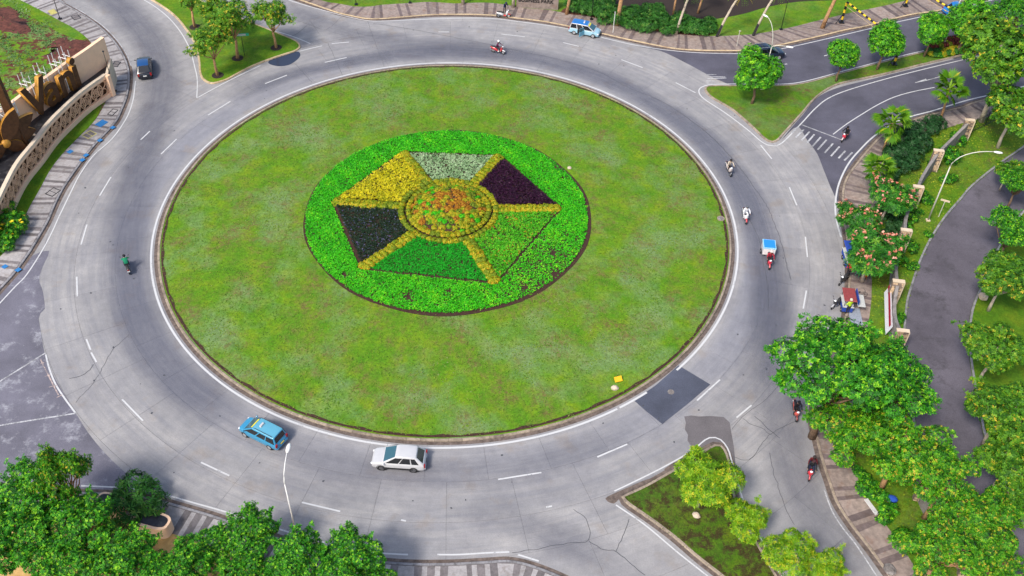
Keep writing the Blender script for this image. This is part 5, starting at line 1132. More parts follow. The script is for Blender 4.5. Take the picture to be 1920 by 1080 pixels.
# delivery tricycle with blue box lid
a, b_ = Vector(G2(1441, 504)), Vector(G2(1438.5, 483)); h = (a - b_).normalized(); rz = math.atan2(h.y, h.x); c = a - h * .62
scooter(tuple(c), rz, 'red motorcycle pulling the white box cart', (.50, .02, .05), (.6, .1, .1), cat='motorcycle')
person(tuple(c), rz, 'rider in dark red in front of the white box cart', (.30, .015, .03), (.02, .02, .025), (.70, .55, .5))
cc = c - h * 1.65; root = empty('box_cart', (cc.x, cc.y, .013), rz); tag(root, 'white box cart with a bright blue lid behind the red motorcycle', 'cart')
MB().box((0, 0, .85), (1.3, 1.25, .75)).build('box', cloth_gloss((.72, .70, .70)), root); MB().box((-.05, 0, 1.32), (1.38, 1.32, .14)).build('lid_rim', cloth_gloss((.35, .62, .80)), root); MB().box((-.05, 0, 1.36), (1.24, 1.16, .12)).build('lid', cloth_gloss((.02, .24, .75)), root)
for s in (1, -1):
    w = empty('wheel', (-.1, s * .68, .27), 0, root); MB().torus((0, 0, 0), .215, .055, 14, 6, 'Y').build('tyre', M['tyre'], w, True); MB().tube([(0, -.03, 0), (0, .03, 0)], .12, 8).build('rim', M['rim'], w)
MB().tube([(.6, 0, .5), (1.1, 0, .5)], .03, 5).build('tow_bar', M['trim'], root)
# parked scooters and food carts by the blossom trees
rider((1573, 536), (1588, 522), 'black motor scooter parked by the blossom trees', (.02, .02, .022), None, None, None, None, (.05, .05, .05))
g = G(1590, 520); person((g.x, g.y + .2), R_(230), 'person in a bright red top beside the parked black scooter', (.70, .03, .02), (.02, .02, .025), None, 'stand')
rider((1560, 580), (1576, 568), 'black motor scooter parked in front of the red topped cart', (.025, .025, .03), None, None, None, None, (.4, .4, .42))
g = G(1587, 590); person((g.x, g.y), R_(110), 'person in lime yellow vest serving at the red topped cart', (.42, .62, .02), (.02, .02, .03), (.6, .5, .4), 'stand', .12)
M['awning_r'] = pm('awning_red', (.24, .045, .045), .7, .2); M['awning_b'] = pm('awning_blue', (.02, .06, .32), .7, .2); M['board_g'] = pm('board_grey', (.48, .49, .47), .7, .15); M['mat_g'] = pm('ground_mat_grey', (.25, .28, .33), .85, .2)
def cart(px, py, rz, label, top, side, L=1.7, W_=1.0, flap=True):
    g = G(px, py); root = empty('food_cart', (g.x, g.y, .02), rz); tag(root, label, 'cart')
    MB().box((0, 0, .62), (L, W_, .62)).build('cabinet', M[side], root); MB().box((0, 0, .96), (L + .1, W_ + .1, .05)).build('counter', M['board_g'], root)
    for x in (-1, 1):
        for y in (-1, 1): MB().tube([(x * (L / 2 - .05), y * (W_ / 2 - .05), .9), (x * (L / 2 - .05), y * (W_ / 2 - .05), 1.85)], .025, 5).build('post', M['trim'], root)
    MB().box((0, 0, 1.9), (L + .25, W_ + .25, .08), taper=.9).build('roof', M[top], root)
    if flap: MB().box((0, -W_ / 2 - .30, 1.72), (L + .2, .05, .5), 0).build('valance', M['awning_b'], root); MB().box((0, -W_ / 2 - .72, 1.2), (L, .75, .05)).build('side_shelf', M['board_g'], root)
    for x in (-.5, .5):
        for y in (-1, 1):
            w = empty('wheel', (x, y * W_ / 2, .25), 0, root); MB().torus((0, 0, 0), .2, .05, 12, 5, 'Y').build('tyre', M['tyre'], w); MB().tube([(0, -.03, 0), (0, .03, 0)], .1, 8).build('hub', M['rim'], w)
    return root
cart(1584, 578, R_(85), 'food cart with dull red roof and blue valance', 'awning_r', 'awning_b')
cart(1588, 492, R_(88), 'long dark blue food cart half hidden by blossom branches', 'awning_b', 'awning_b', 2.4, .9, False)
g = G(1603, 596); MBm = MB().box((0, 0, .015), (1.2, 2.4, .03)).build('ground_mat', M['mat_g']); MBm.location = (g.x, g.y, .14); MBm.rotation_euler = (0, 0, R_(-4)); tag(MBm, 'grey mat spread on the pavement beside the red topped cart', 'mat')
def chair(px, py, c, label):
    g = G(px, py); root = empty('plastic_chair', (g.x, g.y, .135), rnd.uniform(0, 6)); tag(root, label, 'chair', 'plastic seats at the food carts'); mt = cloth_gloss(c)
    MB().box((0, 0, .43), (.40, .40, .05)).build('seat', mt, root); MB().box((-.20, 0, .66), (.05, .38, .44)).build('backrest', mt, root)
    for x in (-1, 1):
        for y in (-1, 1): MB().tube([(x * .20, y * .20, 0), (x * .16, y * .16, .42)], .022, 5).build('leg', mt, root)
chair(1618, 525, (.75, .22, .02), 'orange plastic chair under the blossom trees'); chair(1608, 519, (.02, .40, .22), 'green plastic chair under the blossom trees')
g = G(1610, 560); root = empty('bicycle', (g.x, g.y, .135), R_(10)); tag(root, 'dark bicycle leaning beside the food cart', 'bicycle')
for x in (-.5, .5): MB().torus((x, 0, .33), .30, .02, 16, 4, 'Y').build('wheel', M['tyre'], root)
MB().tube([(-.5, 0, .33), (-.15, 0, .75), (.35, 0, .78), (.0, 0, .33), (-.5, 0, .33)], .02, 5).tube([(.5, 0, .33), (.38, 0, .95)], .02, 5).build('frame', M['trim'], root); MB().box((-.17, 0, .82), (.22, .12, .05)).build('saddle', M['trim'], root); MB().tube([(.34, -.25, .97), (.38, 0, .95), (.34, .25, .97)], .015, 5).build('handlebar', M['trim'], root)

# ================================================================== LAMPS, SIGNS, BARRIERS
def lamp(name, base, h, arms, label, mat='lamp_white', r=.085, head='cobra', z0=.12, top=None):
    g = G(*base); root = empty(name, (g.x, g.y, z0)); tag(root, label, 'street lamp', 'street lamps')
    MB().box((0, 0, .06), (.42, .42, .12)).build('base', M['coping'] if mat != 'black' else M['black'], root)
    MB().tube([(0, 0, 0), (0, 0, h * .5), (0, 0, h)], [r, r * .8, r * .6], 8).build('pole', M[mat], root, True)
    for ang_, ln, rise in arms:
        dx, dy = math.cos(ang_), math.sin(ang_); pts = []
        for t_ in np.linspace(0, 1, 9):
            a_ = t_ * PI / 2 * .92; pts.append((dx * ln * (1 - math.cos(a_)), dy * ln * (1 - math.cos(a_)), h - .05 + rise * math.sin(a_)))
        ar = MB().tube(pts, list(np.linspace(r * .6, r * .42, 9)), 7).build('arm', M[mat], root, True)
        e = Vector(pts[-1]); hm = MB().sphere((0, 0, 0), (.48, .17, .10), 10, 6).build('lamp_head', M['lamp_white'], ar, True); hm.location = e + Vector((dx, dy, -.02)) * .38; hm.rotation_euler = (0, 0, ang_)
    if not arms: MB().sphere((0, 0, h), (.14, .14, .09), 8, 5).build('lamp_head', M[mat], root, True)
    return root
lamp('street_lamp', (557, 1008), 7.2, [(R_(88), 2.0, 1.6)], 'white curved street lamp rising from the lower trees beside the taxi', 'lamp_white', .075)
lamp('street_lamp', (1428, 168), 6.0, [(R_(125), 1.9, 3.4), (R_(-18), 2.0, .55)], 'pale double-armed street lamp behind the round tree at the median tip', 'lamp_grey')
lamp('street_lamp', (1739, 415), 7.4, [(R_(-12), 4.0, 2.6)], 'long curved pale street lamp on the lawn beside the driveway', 'lamp_grey', .10)
lamp('street_lamp', (1767, 91), 7.6, [(R_(125), 1.9, 2.4), (R_(-18), 1.9, .6)], 'pale street lamp rising out of the red-leaved median hedge', 'lamp_grey')
for x, y, h_, lb in ((113, 37, 5.2, 'thin black lamp post on the pavement at the top left corner'), (216, 173, 5.6, 'thin black lamp post beside the end of the monument'), (1464, 57, 6.5, 'thin black lamp post on the far pavement beside the navy van'), (1109, 38, 5.5, 'thin black lamp post behind the open-door taxi'), (769, 7, 5, 'thin black lamp post on the far lawn at the top edge'), (668, 10, 5, 'stubby black lamp post in the grass notch of the far pavement')):
    lamp('lamp_post', (x, y), h_, [], lb, 'black', .055)
def pole_sign(name, base, h, panel, mat, label, rz, pmat='black', txt=None, z0=.12):
    g = G(*base); root = empty(name, (g.x, g.y, z0), rz); tag(root, label, 'sign')
    MB().tube([(0, 0, 0), (0, 0, h)], .04, 6).build('pole', M[pmat], root); o = MB().box((0, -.05, h), panel).build('panel', M[mat], root)
    return root, o
root, o = pole_sign('street_sign', (459, 105), 3.0, (2.0, .05, .38), 'sign_g', 'green and white street name sign on a black post in the triangular lawn', R_(12)); MB().box((0, -.082, 3.0), (1.2, .01, .24)).build('lettering_strip', M['paint'], o)
pole_sign('small_sign', (1759, 408), 2.3, (.95, .05, .22), 'coping', 'small cream sign on a thin post on the weedy lawn', R_(-25), 'lamp_grey')
pole_sign('round_sign', (17, 398), 2.4, (.75, .04, .4), 'glass_w', 'pale blue plate on a short black post by the lattice screen', R_(20))
pole_sign('sign_post', (1149, 63), 2.9, (.08, .35, .5), 'paint', 'thin white sign post on the far pavement beside a trunk', R_(0), 'lamp_white')
pole_sign('marker_post', (1381, 88), 2.3, (.25, .05, .12), 'lamp_grey', 'pale marker post at the edge of the far kerb', 0, 'lamp_grey')
def striped(mb_, a, b_, w, n):
    a, b_ = Vector(a), Vector(b_); d = b_ - a
    for i in range(n):
        p, q = a + d * (i / n), a + d * ((i + 1) / n); mb_.tube([p, q], w, 4, i % 2, True)
for bl_, br_, lb in (((1577, 44), (1676, 122), 'yellow and black striped height bar nearer the roundabout'), ((1697, 13), (1811, 82), 'yellow and black striped height bar farther up the road')):
    A, B = G(*bl_), G(*br_); root = empty('height_barrier', (A.x, A.y, .12)); tag(root, lb, 'height barrier', 'striped height bars over the carriageway'); D_ = B - A
    for nm, p in (('post', Vector((0, 0, 0))), ('post', Vector((D_.x, D_.y, 0)))):
        mb_ = MB(); striped(mb_, p, p + Vector((0, 0, 3.1)), .17, 6); po = mb_.build(nm, [M['black'], M['hazard_y']], root)
        s = Vector((D_.y, -D_.x, 0)).normalized(); MB().tube([p + s * 1.0, p + Vector((0, 0, 1.5))], .06, 5).build('brace', M['black'], root); MB().box(p + Vector((0, 0, .06)), (.7, .7, .12)).build('foot', M['black'], root)
    mb_ = MB(); striped(mb_, (0, 0, 3.15), (D_.x, D_.y, 3.15), .15, 22); mb_.build('beam', [M['black'], M['hazard_y']], root)
    MB().tube([(0, 0, 2.55), (D_.x, D_.y, 2.55)], .035, 4).build('rod', M['kerb_y'], root)

# ================================================================== STONE WALL ON THE RIGHT
PB = [(1803, 263), (1745, 321), (1707, 389), (1684, 471), (1669, 567), (1676, 660), (1694, 770), (1722, 938), (1765, 1000), (1806, 1080)]
sw = empty('stone_wall', (*G2(*PB[4]), .1)); tag(sw, 'boundary wall with stacked stone pillars and grey swooping panels', 'wall'); so_ = Vector(G2(*PB[4]))
stone_mb = None
for i, p in enumerate(PB):
    c = Vector(G2(*p)) - so_; pr_ = MB().box((c.x, c.y, 1.4), (1.05, .36, 2.8), R_(-8)).build('pillar', M['stone_d'], sw)
    MB().box((c.x, c.y, 2.86), (1.18, .46, .10), R_(-8)).build('cap', M['coping'], pr_)
    ca, sa_ = math.cos(R_(-8)), math.sin(R_(-8))
    MB().box((c.x + .56 * ca, c.y + .56 * sa_, 1.4), (.12, .44, 2.78), R_(-8)).build('edge_trim', M['coping'], pr_)
    st = MB(); z = .06
    while z < 2.7:
        x = -.5; hh = rnd.uniform(.13, .22)
        while x < .44:
            w_ = min(rnd.uniform(.18, .42), .48 - x)
            if w_ > .06:
                cx = x + w_ / 2; pc = (c.x + cx * ca + .19 * sa_, c.y + cx * sa_ - .19 * ca, z + hh / 2); st.box(pc, (w_ - .025, .10 + rnd.uniform(0, .08), hh - .025), R_(-8), 0, rnd.choice([0, 0, 1]))
            x += w_
        z += hh
    o = st.build('stonework', [M['stone_l'], M['stone_d']], pr_); o['kind'] = 'stuff'
    if i + 1 < len(PB):
        e = Vector(G2(*PB[i + 1])) - so_; d_ = e - c; pts = [c + d_ * t_ for t_ in np.linspace(.0, 1, 9)]; nrm = Vector((-d_.y, d_.x)).normalized() * .16
        v = []; f = []
        for j, q in enumerate(pts):
            t_ = j / 8; top = 2.55 - .75 * math.sin(PI * t_); q2 = q - nrm * 3 * math.sin(PI * t_) * .6
            v += [(q2.x - nrm.x, q2.y - nrm.y, 0), (q2.x - nrm.x, q2.y - nrm.y, top), (q2.x + nrm.x, q2.y + nrm.y, top), (q2.x + nrm.x, q2.y + nrm.y, 0)]
        for j in range(8):
            for k in range(4): f.append((j * 4 + k, j * 4 + (k + 1) % 4, (j + 1) * 4 + (k + 1) % 4, (j + 1) * 4 + k))
        MB().add(v, f).build('panel', M['stone_g'], sw)
# banner leaning on the wall
a = G(1655, 555); b2 = G(1657, 634); root = empty('banner', (a.x, a.y, .1)); tag(root, 'long red and white banner leaning along the wall', 'banner'); d_ = b2 - a
MB().add([(0, 0, .4), (d_.x, d_.y, .4), (d_.x + .35, d_.y, 1.5), (.35, 0, 1.5), (0.05, 0, .38), (d_.x + .05, d_.y, .38), (d_.x + .4, d_.y, 1.48), (.4, 0, 1.48)], [(0, 1, 2, 3), (7, 6, 5, 4), (0, 4, 5, 1), (1, 5, 6, 2), (2, 6, 7, 3), (3, 7, 4, 0)]).build('cloth', cloth((.66, .66, .70)), root)
MB().add([(.22, .1, 1.14), (d_.x + .22, d_.y + .3, 1.14), (d_.x + .31, d_.y + .3, 1.44), (.31, .1, 1.44)], [(3, 2, 1, 0), (0, 1, 2, 3)]).build('red_stripe', cloth((.55, .02, .06)), root).location = (-.02, 0, .01)
# black iron fence up the lane
A, B = G(1822, 250), G(1915, 205); root = empty('iron_fence', (A.x, A.y, .1)); tag(root, 'black iron railing beside the stone pillar at the upper right', 'fence'); D_ = B - A
for z in (.3, 1.8): MB().tube([(0, 0, z), (D_.x, D_.y, z)], .03, 4).build('rail', M['black'], root)
for k in range(26): MB().tube([(D_.x * k / 25, D_.y * k / 25, .1), (D_.x * k / 25, D_.y * k / 25, 2.1)], .022 if k % 6 else .06, 4).build('bar' if k % 6 else 'post', M['black'], root)

# ================================================================== SIGN WALL AT THE TOP
A, B = G(968, 15), G(1046, 20.5); D_ = B - A; an = math.atan2(D_.y, D_.x); root = empty('sign_wall', (A.x, A.y, .1), an); tag(root, 'stone sign wall lettered BUSINESS PARK at the far pavement', 'sign'); Ls = D_.length
MB().box((Ls / 2, .4, 1.1), (Ls, .7, 2.2)).build('wall', M['pave_lb'], root)
def text(body, size, loc, mat, parent, an_=0, ext=.03, ax='LEFT'):
    cu = bpy.data.curves.new('text', 'FONT'); cu.body = body; cu.size = size; cu.extrude = ext; cu.offset = .012; cu.align_x = ax; tmp = bpy.data.objects.new('tmp', cu); COL.objects.link(tmp); dg = bpy.context.evaluated_depsgraph_get(); me = bpy.data.meshes.new_from_object(tmp.evaluated_get(dg)); bpy.data.objects.remove(tmp); me.materials.clear(); me.materials.append(M[mat]); o = link('lettering', me, parent); o.location = loc; o.rotation_euler = (PI / 2, 0, an_); return o
text('BUSINESS PARK', .72, (.25, .02, .95), 'black', root); text('O', 1.5, (2.6, .0, 1.72), 'sign_y', root, 0, .1); text('N', 1.5, (4.1, .0, 1.72), 'paint', root, 0, .1)
# lower-left garden wall with rounded cream ends among the trees
for i, (x, y, w_, lb) in enumerate(((212, 958, 2.2, 'rounded cream wall block by the banded pavement below the side road'), (292, 992, 3.0, 'cream planter wall with dark top among the lower left trees'))):
    g = G(x, y); root = empty('planter_wall', (g.x, g.y, .1), R_(-14)); tag(root, lb, 'wall')
    pl_ = [(w_ / 2 * (abs(math.cos(t_)) ** .6) * math.copysign(1, math.cos(t_)), .75 * (abs(math.sin(t_)) ** .6) * math.copysign(1, math.sin(t_))) for t_ in np.linspace(0, 2 * PI, 28, endpoint=False)]
    MB().prism(pl_, 0, 1.3).build('wall', M['cream'], root); MB().prism([(x_ * .86, y_ * .72) for x_, y_ in pl_], 1.2, 1.33).build('planter_top', M['black_pond'], root)

# ================================================================== TREES AND SHRUBS
broad = [tree_proto('broadleaf_tree', 100 + i, 'broad', 'bark', 7.0, 4.6, 26, 1.02, 30, .20, 6, .95, .22, extra=30) for i in range(3)]
broadw = [tree_proto('spreading_tree', 110 + i, 'broad2', 'bark_o', 6.0, 4.6, 26, .98, 29, .19, 6, .75, .22, extra=30) for i in range(2)]
ball = [tree_proto('round_trimmed_tree', 120 + i, 'ball', 'bark', 3.6 + .3 * (i % 2), 2.3, (7, 4, 6, 5)[i], 1.35, 36, .20, 5, 1.0, .13, under=-.8) for i in range(4)]
airy = [tree_proto('young_airy_tree', 130 + i, 'airy', 'bark_o', 4.6, 2.6, 9, 1.05, 20, .23, 5, 1.1, .15, under=-.6, extra=14) for i in range(2)]
lime = [tree_proto('lime_green_tree', 140 + i, 'lime', 'bark_p', 3.8, 2.7, 9, 1.15, 22, .30, 7, .8, .13, width=.25, extra=10) for i in range(2)]
plum = [tree_proto('blossom_tree', 150 + i, 'plum', 'bark_p', 3.4, 2.8, 9, 1.15, 15, .34, 7, .7, .15, width=.32, extra=8) for i in range(2)]
gold = [tree_proto('yellowing_tree', 160 + i, 'airy', 'bark_p', 5.2, 3.4, 11, 1.35, 19, .26, 6, .9, .16, under=-.5, extra=16, tint=-.14) for i in range(2)]
for pr_ in plum:      # coral blossoms in bunches on the crown
    crown = [c for c in pr_.children if c.name.startswith('crown')][0]; me = crown.data; n = len(me.vertices) // 4
    co = np.empty(n * 12, np.float32); me.vertices.foreach_get('co', co); co = co.reshape(n, 4, 3)[:, 0]
    rg = np.random.default_rng(5); up = co[co[:, 2] > np.percentile(co[:, 2], 35)]; idx = rg.choice(len(up), 46, replace=False)
    C = np.repeat(up[idx], 5, 0) + rg.normal(0, .10, (230, 3)) + np.array([0, 0, .14])
    link('blossoms', leaf_mesh('blossoms', *rosettes(rg, C, unit(rg.normal(0, .3, (230, 3)) + np.array([0, 0, 1.])), rg.uniform(0, 1, 230), .15, 5, .4), LM['blossom'], .7), pr_)
T = place_tree
# lower left mass of trees
for i, (x, y, r, p, lb) in enumerate([
 (55, 932, 92, 0, 'big glossy green tree at the left edge below the stained side road'), (25, 1010, 95, 1, 'broad green tree in the bottom left corner of the picture'), (150, 985, 88, 2, 'broad green tree behind the cream wall block'),
 (118, 1065, 85, 0, 'broad green tree at the lower edge next to the corner tree'), (232, 1050, 85, 1, 'broad green tree standing over sandy earth patches'), (330, 1075, 80, 2, 'broad green tree at the lower edge below the cream planter wall'),
 (385, 1030, 66, 0, 'broad green tree between the planter wall and the lamp'), (470, 1000, 72, 1, 'broad green tree left of the white lamp post'), (560, 1050, 80, 2, 'broad green tree at the foot of the white lamp post'), (655, 1050, 78, 0, 'broad green tree right of the white lamp post'), (460, 1085, 75, 1, 'broad green tree low at the bottom edge left of the lamp'), (700, 1095, 55, 2, 'broad green tree crown cut by the bottom edge beside the pavement')]):
    T(broad[p], x, y, lb, group='dense trees at the lower left', rpx=r, seed=i + 1)
T(broadw[0], 112, 890, 'light green sprig tree reaching over the stained side road', rpx=60, seed=4, hs=1.1)
# right hand masses
T(broad[0], 1572, 690, 'large tree overhanging the right road, half nearest the ring', group='large trees on the right', rpx=134, seed=21); T(broad[1], 1660, 715, 'large dense tree between right road and driveway', group='large trees on the right', rpx=112, seed=22)
for i, (x, y, r, p, lb) in enumerate([(1600, 800, 90, 0, 'spreading yellowish tree below the scooter under the big tree'), (1690, 840, 105, 1, 'spreading tree above the bare trunks on the right pavement'), (1770, 905, 95, 0, 'spreading tree shading the stone wall in the lower right'), (1845, 970, 85, 1, 'spreading tree reaching over the lower driveway'), (1770, 1030, 95, 0, 'spreading tree above the last stone pillar'), (1870, 1060, 80, 1, 'spreading tree in the bottom right corner')]):
    T(broadw[p], x, y, lb, group='spreading trees on the lower right', rpx=r, seed=i + 31)
for i, (x, y, r, p, lb) in enumerate([(1868, 655, 62, 0, 'yellowing tree beside the outer driveway kerb at mid height'), (1880, 770, 70, 1, 'yellowing tree below the mid height one beyond the driveway'), (1893, 865, 68, 0, 'yellowing tree with a teal cloth beyond the driveway'), (1905, 945, 60, 1, 'yellowing tree lowest beyond the driveway'), (1885, 520, 60, 1, 'yellowing shrub tree with red blossoms by the driveway'), (1890, 110, 88, 0, 'tall yellowing tree beside the upper right carriageway'), (1905, 200, 62, 1, 'yellowing tree below the tall one at the right edge')]):
    T(gold[p], x, y, lb, group='yellowing trees on the right', rpx=r, seed=i + 41)
for i, (x, y, r, lb) in enumerate([(1900, 430, 62, 'bright green tree leaning over the driveway bend'), (1912, 340, 45, 'bright green tree at the right edge above the driveway bend'), (1912, 20, 52, 'dense green tree in the top right corner')]): T(broad[i], x, y, lb, group='green trees at the right edge', rpx=r, seed=i + 51)
T(gold[0], 1890, 322, 'small golden leaved branchy tree hanging over the driveway', rpx=30, seed=61)
# trimmed trees on the median
for i, (x, y, r, base, p, lb) in enumerate([(1423, 136, 44, (1412, 196), 0, 'round trimmed tree nearest the median tip'), (1582, 104, 34, (1567, 152), 1, 'heart shaped light tree second from the median tip'), (1661, 78, 39, (1647, 128), 0, 'round trimmed tree behind the nearer height bar'), (1750, 56, 34, (1745, 105), 1, 'small trimmed tree left of the red hedge'), (1818, 42, 43, (1803, 80), 0, 'dark trimmed tree over the red hedge')]):
    T(ball[i % 4], x, y, lb, group='trimmed median trees', rpx=r, seed=i + 71)
# young trees in the triangle
for i, (x, y, r, p, lb) in enumerate([(395, 78, 42, 0, 'young yellowish tree nearest the tip of the triangular lawn'), (432, 38, 46, 1, 'young green tree behind the street sign'), (508, 28, 40, 0, 'young tree near the puddle corner of the triangular lawn'), (352, -12, 40, 1, 'young tree cut by the top edge on the triangular lawn'), (405, 18, 36, 0, 'young tree in the middle of the triangular lawn')]):
    o = T(airy[p], x, y, lb, group='young trees on the triangular lawn', rpx=r, seed=i + 81)
    d_ = MB().prism([(.75 * math.cos(t_), .75 * math.sin(t_)) for t_ in np.linspace(0, 2 * PI, 16, endpoint=False)], 0, .045).build('mulch_ring', M['soil_d']); d_.location = (o.location.x, o.location.y, .11); tag(d_, 'dark mulch ring at the foot of the ' + lb, 'mulch', kind='structure')
# lime trees on the lower wedge
for i, (x, y, r, lb) in enumerate([(1322, 902, 62, 'lime green tree at the tip of the dark grass wedge'), (1398, 978, 46, 'smaller lime green tree in the middle of the wedge'), (1478, 1040, 52, 'lime green tree at the bottom of the wedge'), (1545, 1066, 42, 'lime green tree cut by the bottom edge beside the right road')]): T(lime[i % 2], x, y, lb, group='lime trees on the grass wedge', rpx=r, seed=i + 91)
for i, (x, y, r, lb) in enumerate([(1668, 372, 46, 'blossom tree with coral flowers nearest the fan palm'), (1607, 412, 46, 'blossom tree with coral flowers leaning to the road'), (1635, 478, 58, 'largest blossom tree with coral flowers above the food carts')]): T(plum[i % 2], x, y, lb, group='coral blossom trees', rpx=r, seed=i + 95)
# fan palms: every frond a piece
def frond_mesh(seed, L=.92, petiole=1.0):
    rg = np.random.default_rng(seed); n = 15; C, D, Nn, S, Tn = [], [], [], [], []
    for i in range(n):
        a = (i / (n - 1) - .5) * 3.4; C.append((petiole, 0, .0)); D.append((math.cos(a), math.sin(a), -.12 - .10 * abs(a))); Nn.append((0, 0, 1)); S.append(L * (1 - .10 * abs(a)) * rg.uniform(.85, 1.1)); Tn.append(rg.normal(.5, .18))
    C.append((0, 0, 0)); D.append((1, 0, 0)); Nn.append((0, 0, 1)); S.append(petiole); Tn.append(.7)
    me = leaf_mesh('frond', np.array(C), unit(np.array(D)), np.array(Nn, float), np.array(S), np.array(Tn), LM['frond'], .20, .18); return me
FR = [frond_mesh(i) for i in range(4)]
def fan_palm(px, py, base, rpx, label, seed):
    rg = random.Random(seed); g = G(*base); pc = G(px, py, 5.0); root = empty('fan_palm', (g.x, g.y, .1)); tag(root, label, 'palm tree', 'fan palms by the right pavement')
    # height so that the crown is seen at px, py above the foot
    best = min(np.arange(2, 9, .1), key=lambda h_: (G(px, py, h_).xy - g.xy).length); top = G(px, py, best); dx, dy = (top.x - g.x) * .7, (top.y - g.y) * .7
    MB().tube([(0, 0, -.1), (dx * .4, dy * .4, best * .5), (dx, dy, best)], [.2, .14, .12], 8).build('trunk', M['bark_o'], root, True)
    s = rpx / (FPX / (top - CAM).dot(_fwd)) / 1.85
    for k in range(22):
        o = link('frond', FR[k % 4], root); el = rg.uniform(-.9, 1.2); o.location = (dx, dy, best); o.rotation_euler = (rg.uniform(-.4, .4), -el, k * 2.399 + rg.uniform(-.2, .2)); q = s * rg.uniform(.85, 1.1); o.scale = (q, q, q)
fan_palm(1672, 232, (1656, 284), 42, 'fan palm beside the waiting scooter', 1); fan_palm(1777, 168, (1762, 228), 38, 'fan palm farthest up the right pavement', 2); fan_palm(1645, 318, (1640, 366), 38, 'fan palm nearest the blossom trees', 3)
# slim palms along the far pavement: tall trunks, yellowing fronds at the top
for i, (x, y, h_, r_, lean, br, lb) in enumerate([(1157, 48, 8, .28, .5, 'bark_o', 'thick pale trunk beside the white sign post'), (1267, 66, 6.5, .17, 1.2, 'bark_p', 'slim palm with pale trunk in front of the hedge'), (1344, 70, 6.5, .17, 2.2, 'bark_p', 'slim palm with half black trunk at the hedge end'), (1412, 68, 6.5, .17, 2.0, 'bark_p', 'slim palm with half black trunk beside the double lamp'), (1262, 28, 5.0, .14, .2, 'bark_o', 'slim orange trunked palm behind the hedge'), (1308, 26, 4.6, .14, .8, 'bark_o', 'short orange trunked palm behind the hedge'), (1541, 54, 6.0, .26, 1.2, 'bark_o', 'leaning orange barked trunk beside the striped bar'), (1062, 28, 7, .2, 1.2, 'bark_o', 'leaning pale trunk beside the sign wall'), (962, 15, 6, .2, .2, 'bark_p', 'pale trunk left of the sign wall'), (868, 9, 6, .2, .2, 'bark_p', 'pale trunk in the far verge at the top edge')]):
    g = G(x, y); root = empty('slim_palm', (g.x, g.y, .1)); tag(root, lb, 'palm tree', 'slim trunks along the far pavement')
    MB().tube([(0, 0, -.1), (lean * .25, 0, h_ * .35), (lean * .6, .1, h_ * .7), (lean, .2, h_)], [r_ * 1.25, r_, r_ * .9, r_ * .75], 9).build('trunk', M[br], root, True)
    if br == 'bark_p' and 'black' in lb: MB().tube([(0, 0, 0), (lean * .25 * .8, 0, h_ * .28)], [r_ * 1.3, r_ * 1.06], 9, 0, False).build('blackened_base', M['trim'], root, True)
    for k in range(12):
        rg = np.random.default_rng(i * 20 + k); a = k * 2.4; n = 22; tt = np.linspace(.12, 1, n); C = np.c_[tt * 1.7 * math.cos(a), tt * 1.7 * math.sin(a), .75 * tt - 1.7 * tt ** 2]
        sd_ = np.where(np.arange(n) % 2 == 0, 1, -1)[:, None] * np.array([[-math.sin(a), math.cos(a), -.35]]) + np.array([[math.cos(a), math.sin(a), -.2]]) * .6
        fo = link('frond', leaf_mesh('frond', C, unit(sd_), np.repeat([[0, 0, 1.]], n, 0), .62 * (1 - .5 * tt), rg.normal(.5, .2, n), LM['frond_y' if i in (4, 5, 2) and k % 2 else 'frond'], .22, .2), root); fo.location = (lean, .2, h_)
# shrubs
def shrub_proto(name, seed, lm, r, dens, leaf, k=6, nl=5, width=.4, flat=.8):
    rg = np.random.default_rng(seed); root = empty(name); lobes = [((rg.normal(0, r * .38), rg.normal(0, r * .38), r * .55 * rg.uniform(.7, 1.2)), (r * .6, r * .6, r * .55 * flat)) for _ in range(nl)]
    C, Nn, Tn = lobe_points(rg, lobes, dens, under=-.5); link('foliage', leaf_mesh('foliage', *rosettes(rg, C, Nn, Tn, leaf, k), LM[lm], width), root)
    mb_ = MB()
    for c, r_ in lobes: mb_.tube([(0, 0, -.05), (c[0] * .5, c[1] * .5, c[2] * .5), c], [.04, .03, .015], 5)
    mb_.build('stems', M['bark'], root); root['crown_h'] = r * .5; root['crown_r'] = r; return root
sh_g = [shrub_proto('leafy_shrub', 200 + i, 'broad', 1.0, 24, .20) for i in range(2)]
sh_o = [shrub_proto('oleander_shrub', 210 + i, 'oleander', 1.5, 16, .30, 7, 6, .26) for i in range(3)]
sh_d = [shrub_proto('dark_shrub', 220 + i, 'dark', 1.6, 16, .27, 6, 6, .3) for i in range(2)]
